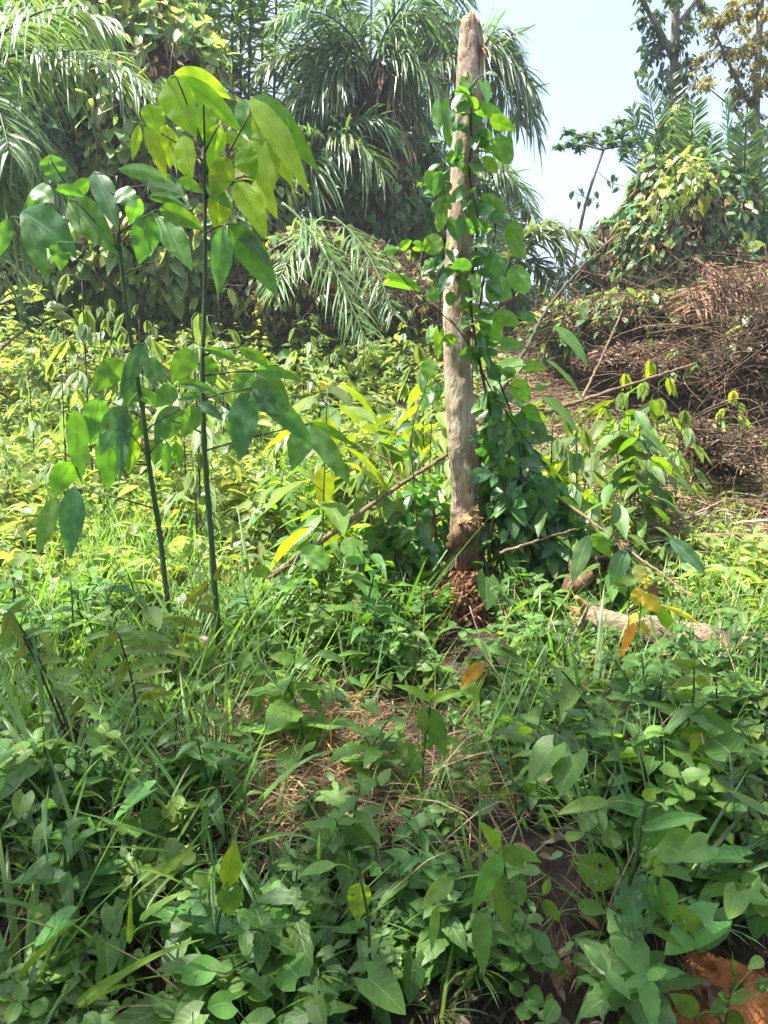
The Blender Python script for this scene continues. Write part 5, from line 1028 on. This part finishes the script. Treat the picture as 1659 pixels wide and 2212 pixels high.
# ------------------------------------------------------------------ countable weeds on the bank
def weed_proto(kind, seed, label, cat, group, name):
    r = rs(seed); root = thing(name, label, cat, (0, 0, 0), group); bl = MB(); bs = MB(); mat = 'weed'; T1 = tints(r, 1, .2, .13)[0]
    def stem(P, r0, r1): tube(bs, P, np.linspace(r0, r1, len(P)), 5)
    if kind in ('paired', 'broad'):
        for s in range(r.randint(1, 3) + (kind == 'paired')):
            h = r.uniform(.13, .30); top = np.array([r.randn() * .09, r.randn() * .08 - .03, h]); P = bez([r.randn() * .02, r.randn() * .02, -.03], top * [.2, .2, .6], top, 14); stem(P, .0035, .0018)
            nn = 6; a0 = r.rand() * 3
            for k in range(nn):
                t = .25 + .75 * k / (nn - 1); p = P[int(t * 13)]; L = (.095 if kind == 'paired' else .14) * (1.1 - .6 * max(0, t - .6) / .4 * 1.1) * r.uniform(.75, 1.2)
                for sg in (0, math.pi):
                    a = a0 + k * 1.57 + sg + r.randn() * .25; d = np.array([math.cos(a), math.sin(a), .45 - .5 * r.rand()])
                    leaf_dir(bl, p, d, UP + .25 * r.randn(3), L, L * (.40 if kind == 'paired' else .52), droop=.2 + .2 * r.rand(), kind='ovate', fold=.2, n=11, m=4, tooth=.09 if kind == 'paired' else .05, wave=.06, r=r, cup=.1, tint=T1 * tints(r, 1, .12, .07)[0] * (1.25 if t > .9 else 1))
    elif kind == 'lance':
        h = r.uniform(.15, .32); top = np.array([r.randn() * .1, r.randn() * .08 - .05, h]); P = bez([0, 0, -.03], top * [.2, .2, .6], top, 14); stem(P, .004, .002)
        for k in range(11):
            t = .25 + .75 * k / 10; p = P[int(t * 13)]; a = k * 2.4 + r.randn() * .3; L = r.uniform(.09, .18) * (1 - .4 * (t > .9))
            leaf_dir(bl, p, [math.cos(a), math.sin(a), .5 - .7 * r.rand()], UP + .25 * r.randn(3), L, L * .30, droop=.3 + .35 * r.rand(), kind='lance', fold=.25, n=9, m=4, wave=.05, r=r, tint=T1 * tints(r, 1, .12, .07)[0])
    elif kind == 'heart':
        for k in range(13):
            a = r.rand() * 6.28; rr = .03 + .16 * r.rand(); e = np.array([math.cos(a) * rr, math.sin(a) * rr, r.uniform(.06, .26)]); o = e * [.4, .4, 0]; stem(bez(o, e * [.6, .6, .7], e, 6), .0016, .0012)
            L = r.uniform(.045, .09); d = np.array([math.cos(a), math.sin(a) - .5, -.35]); leaf_dir(bl, e, d, UP + [0, -.35, 0] + .3 * r.randn(3), L, L * .88, droop=.18, kind='heart', fold=.2, n=8, m=6, tint=T1 * tints(r, 1, .14, .08)[0])
    elif kind == 'round':
        for s in range(7):
            h = r.uniform(.08, .2); top = np.array([r.randn() * .11, r.randn() * .1, h]); P = bez([r.randn() * .04, r.randn() * .04, -.02], top * [.5, .5, .7], top, 8); stem(P, .0018, .001)
            for k in range(4):
                p = P[3 + k]
                for sg in (0, 3.14):
                    a = k * 1.57 + sg + s; leaf_dir(bl, p, [math.cos(a), math.sin(a), .3], UP + .25 * r.randn(3), r.uniform(.028, .05), .03, droop=.1, kind='round', n=5, m=4, tint=T1 * [1.35, 1.2, 1.1] * tints(r, 1, .1, .06)[0])
    elif kind == 'fern':
        mat = 'fern'
        for k in range(r.randint(5, 8)):
            a = r.rand() * 6.28; L = r.uniform(.2, .4); e = np.array([math.cos(a) * L * .75, math.sin(a) * L * .75, L * .25]); P = bez([0, 0, -.02], [e[0] * .35, e[1] * .35, L * .75], e, 22); T = unit(np.gradient(P, axis=0)); stem(P, .0022, .0008)
            S = unit(np.cross(T, UP)); q = np.arange(5, 22); tn = T1 * tints(r, 1, .15, .1)[0]
            for sg in (-1, 1):
                for off in (0, .5):
                    i0 = q[:-1] + 0; B = P[i0] * (1 - off) + P[i0 + 1] * off; tq = (i0 + off - 5) / 17.; l = .075 * np.sin(np.pi * (.12 + .84 * tq)) ** .8 * L / .4
                    leaf_dir(bl, B, S[i0] * sg + T[i0] * .35, np.cross(S[i0], T[i0]) + .1 * r.randn(len(B), 3), l, .0135, droop=.15, kind='pinna', fold=.1, n=4, m=2, tint=tn)
    elif kind == 'grass':
        mat = 'grass'; n = 26; a = r.rand(n) * 6.28; d = np.stack([np.cos(a) * .6, np.sin(a) * .6, np.ones(n)], 1)
        leaf_dir(bl, np.stack([np.cos(a), np.sin(a), 0 * a], 1) * .02, d, np.stack([np.cos(a), np.sin(a), 0 * a], 1), r.uniform(.25, .58, n), r.uniform(.006, .015, n), droop=r.uniform(.1, .6, n), kind='grass', fold=.3, n=7, m=2, tint=T1 * tints(r, n, .15, .1))
    elif kind == 'oval':
        h = r.uniform(.4, .85); top = np.array([r.randn() * .1, r.randn() * .07, h]); P = bez([0, 0, -.03], top * [.3, .3, .6], top, 14); stem(P, .0035, .002)
        for k in range(15):
            t = .35 + .65 * k / 14; p = P[int(t * 13)]; a = k * 2.4 + r.randn() * .3; e = p + np.array([math.cos(a), math.sin(a), .5]) * r.uniform(.03, .07); stem([p, e], .0015, .0012); L = r.uniform(.12, .22)
            leaf_dir(bl, e, [math.cos(a), math.sin(a), -.15 - .5 * r.rand()], UP + .25 * r.randn(3), L, L * .40, droop=.25, kind='acum', fold=.2, n=9, m=4, wave=.03, r=r, tint=T1 * tints(r, 1, .14, .08)[0])
    bl.build('foliage', M[mat], root)
    if bs.n: bs.build('stem', M['stem'], root)
    return root
KIND = {'paired': ('weed_plant', 'low bank weed with paired tooth-edged pointed leaves', 'weed', 'tooth-leaved weeds on the bank', 190), 'broad': ('weed_plant', 'low bank weed with broad soft pointed leaves', 'weed', 'broad-leaved weeds on the bank', 52),
        'lance': ('weed_plant', 'low bank weed with narrow drooping blade-shaped leaves', 'weed', 'narrow-leaved weeds on the bank', 75), 'heart': ('creeper', 'creeping plant with heart-shaped leaves on thin stalks', 'creeper', 'heart-leaved creepers on the bank', 60),
        'round': ('weed_plant', 'tiny-leaved weed with small rounded pale green leaves', 'weed', 'small round-leaved weeds on the bank', 34), 'fern': ('fern', 'small green ladder-leaved fern tuft among the bank weeds', 'fern', 'fern tufts on the bank', 34),
        'grass': ('grass_clump', 'tuft of thin arching green grass on the bank', 'grass', 'grass tufts on the bank', 130), 'oval': ('seedling', 'seedling with a thin stem and oval long-tipped leaves by the trunk', 'seedling', 'oval-leaved seedlings by the trunk', 46)}
HEROES = [(.52, 1.6), (.60, 1.6), (.66, 1.6), (.40, 1.6), (.20, 1.6), (.26, 1.6), (.13, 1.6), (.04, 2.25), (.0, 2.25), (.33, 2.25), (.25, 2.25), (.4, 2.25), (.29, 3.4), (.32, 3.7), (-.33, 2.75), (-.62, 3.0), (-.33, 1.6), (-.05, 1.6), (-.65, 1.58), (-.5, 1.58), (-.75, 2.6), (-1.0, 2.6), (-.6, 2.0), (.75, 3.4), (.5, 2.1)]
def weeds():
    r = rs(601); made = {k: [] for k in KIND}
    for k, (nm, lab, cat, grp, cnt) in KIND.items():
        got = []
        tries = 0
        while len(got) < cnt and tries < 5000:
            tries += 1
            if k == 'oval': y = r.uniform(4.3, 6.0); x = r.uniform(-.16, .36) * y
            else:
                y = r.uniform(1.45, 2.3) if r.rand() < .42 else math.sqrt(r.uniform(2.2 ** 2, 4.4 ** 2)); x = (r.rand() * 2 - 1) * (y * .5 + .12)
            sx = x / y
            if k == 'grass' and (sx > -.05 and r.rand() < .6): continue
            if k == 'round' and not (sx < -.15 and y < 2.5) and r.rand() < .8: continue
            if k in ('paired', 'broad') and sx < -.2 and r.rand() < .6: continue
            if k == 'fern' and y < 2.5 and r.rand() < .9: continue
            if abs(x + .12) < .36 and abs(y - 2.85) < .36 and r.rand() < .82: continue
            if abs(x - .47) < .22 and 3.3 < y < 4.8: continue
            if 3.1 < y < 4.1 and .24 < sx < .52 and r.rand() < .74: continue
            if any(abs(x - hx) < .075 and hy - .35 < y < hy + .05 for hx, hy in HEROES): continue
            if sx > .40 and y < 1.82 and r.rand() < .97: continue
            if .15 < sx < .30 and y < 1.95 and r.rand() < .85: continue
            if -.21 < sx < .05 and 1.95 < y < 3.2 and r.rand() < .88: continue
            if any((x - g[0]) ** 2 + (y - g[1]) ** 2 < .075 ** 2 for g in got): continue
            got.append((x, y))
        protos = [weed_proto(k, 700 + 7 * q + len(k) * 31, lab, cat, grp, nm) for q in range(4)]
        for i, (x, y) in enumerate(got):
            sx = x / y; loc = (x, y, float(gz(x, y))); sl = max(0, (float(gz(x, y + .1)) - float(gz(x, y - .1))) / .2) if y < 2.5 else 0
            rot = (min(.75, sl * .55) + r.randn() * .1, r.randn() * .1, 0)
            rz = Euler(rot).to_matrix() @ Euler((0, 0, r.rand() * 6.28)).to_matrix(); e = rz.to_euler(); sc = min(1.8, .88 * math.exp(.34 * r.randn())) * (.9 if y < 2.2 else 1.3 if y > 3.1 and not .2 < sx < .55 else 1)
            if k == 'fern': sc = min(sc, .8) if y > 2.5 else .5
            if i < 4: o = protos[i]; o.location = loc; o.rotation_euler = e; o.scale = (sc,) * 3
            else: copy_thing(protos[i % 4], loc, e, sc)
weeds()

# ------------------------------------------------------------------ humid air
def haze():
    me = bpy.data.meshes.new('haze'); x, y0, y1, z0, z1 = 145, -64, 186, -1.4, 18.0
    v = [(sx * x, yy, zz) for zz in (z0, z1) for yy in (y0, y1) for sx in (-1, 1)]
    me.from_pydata(v, [], [(0, 2, 3, 1), (4, 5, 7, 6), (0, 1, 5, 4), (2, 6, 7, 3), (0, 4, 6, 2), (1, 3, 7, 5)]); me.update()
    m = bpy.data.materials.new('humid_air'); m.use_nodes = True; t = m.node_tree; t.nodes.clear()
    o_ = t.nodes.new('ShaderNodeOutputMaterial'); p = t.nodes.new('ShaderNodeVolumePrincipled')
    p.inputs['Color'].default_value = (.86, .93, 1, 1); p.inputs['Density'].default_value = HAZE; p.inputs['Anisotropy'].default_value = .2
    t.links.new(p.outputs[0], o_.inputs['Volume']); me.materials.append(m)
    o = bpy.data.objects.new('haze', me); COL.objects.link(o); tag(o, 'thin humid haze paling the far palms and trees', 'haze', 'stuff')
HAZE = .0016
haze()
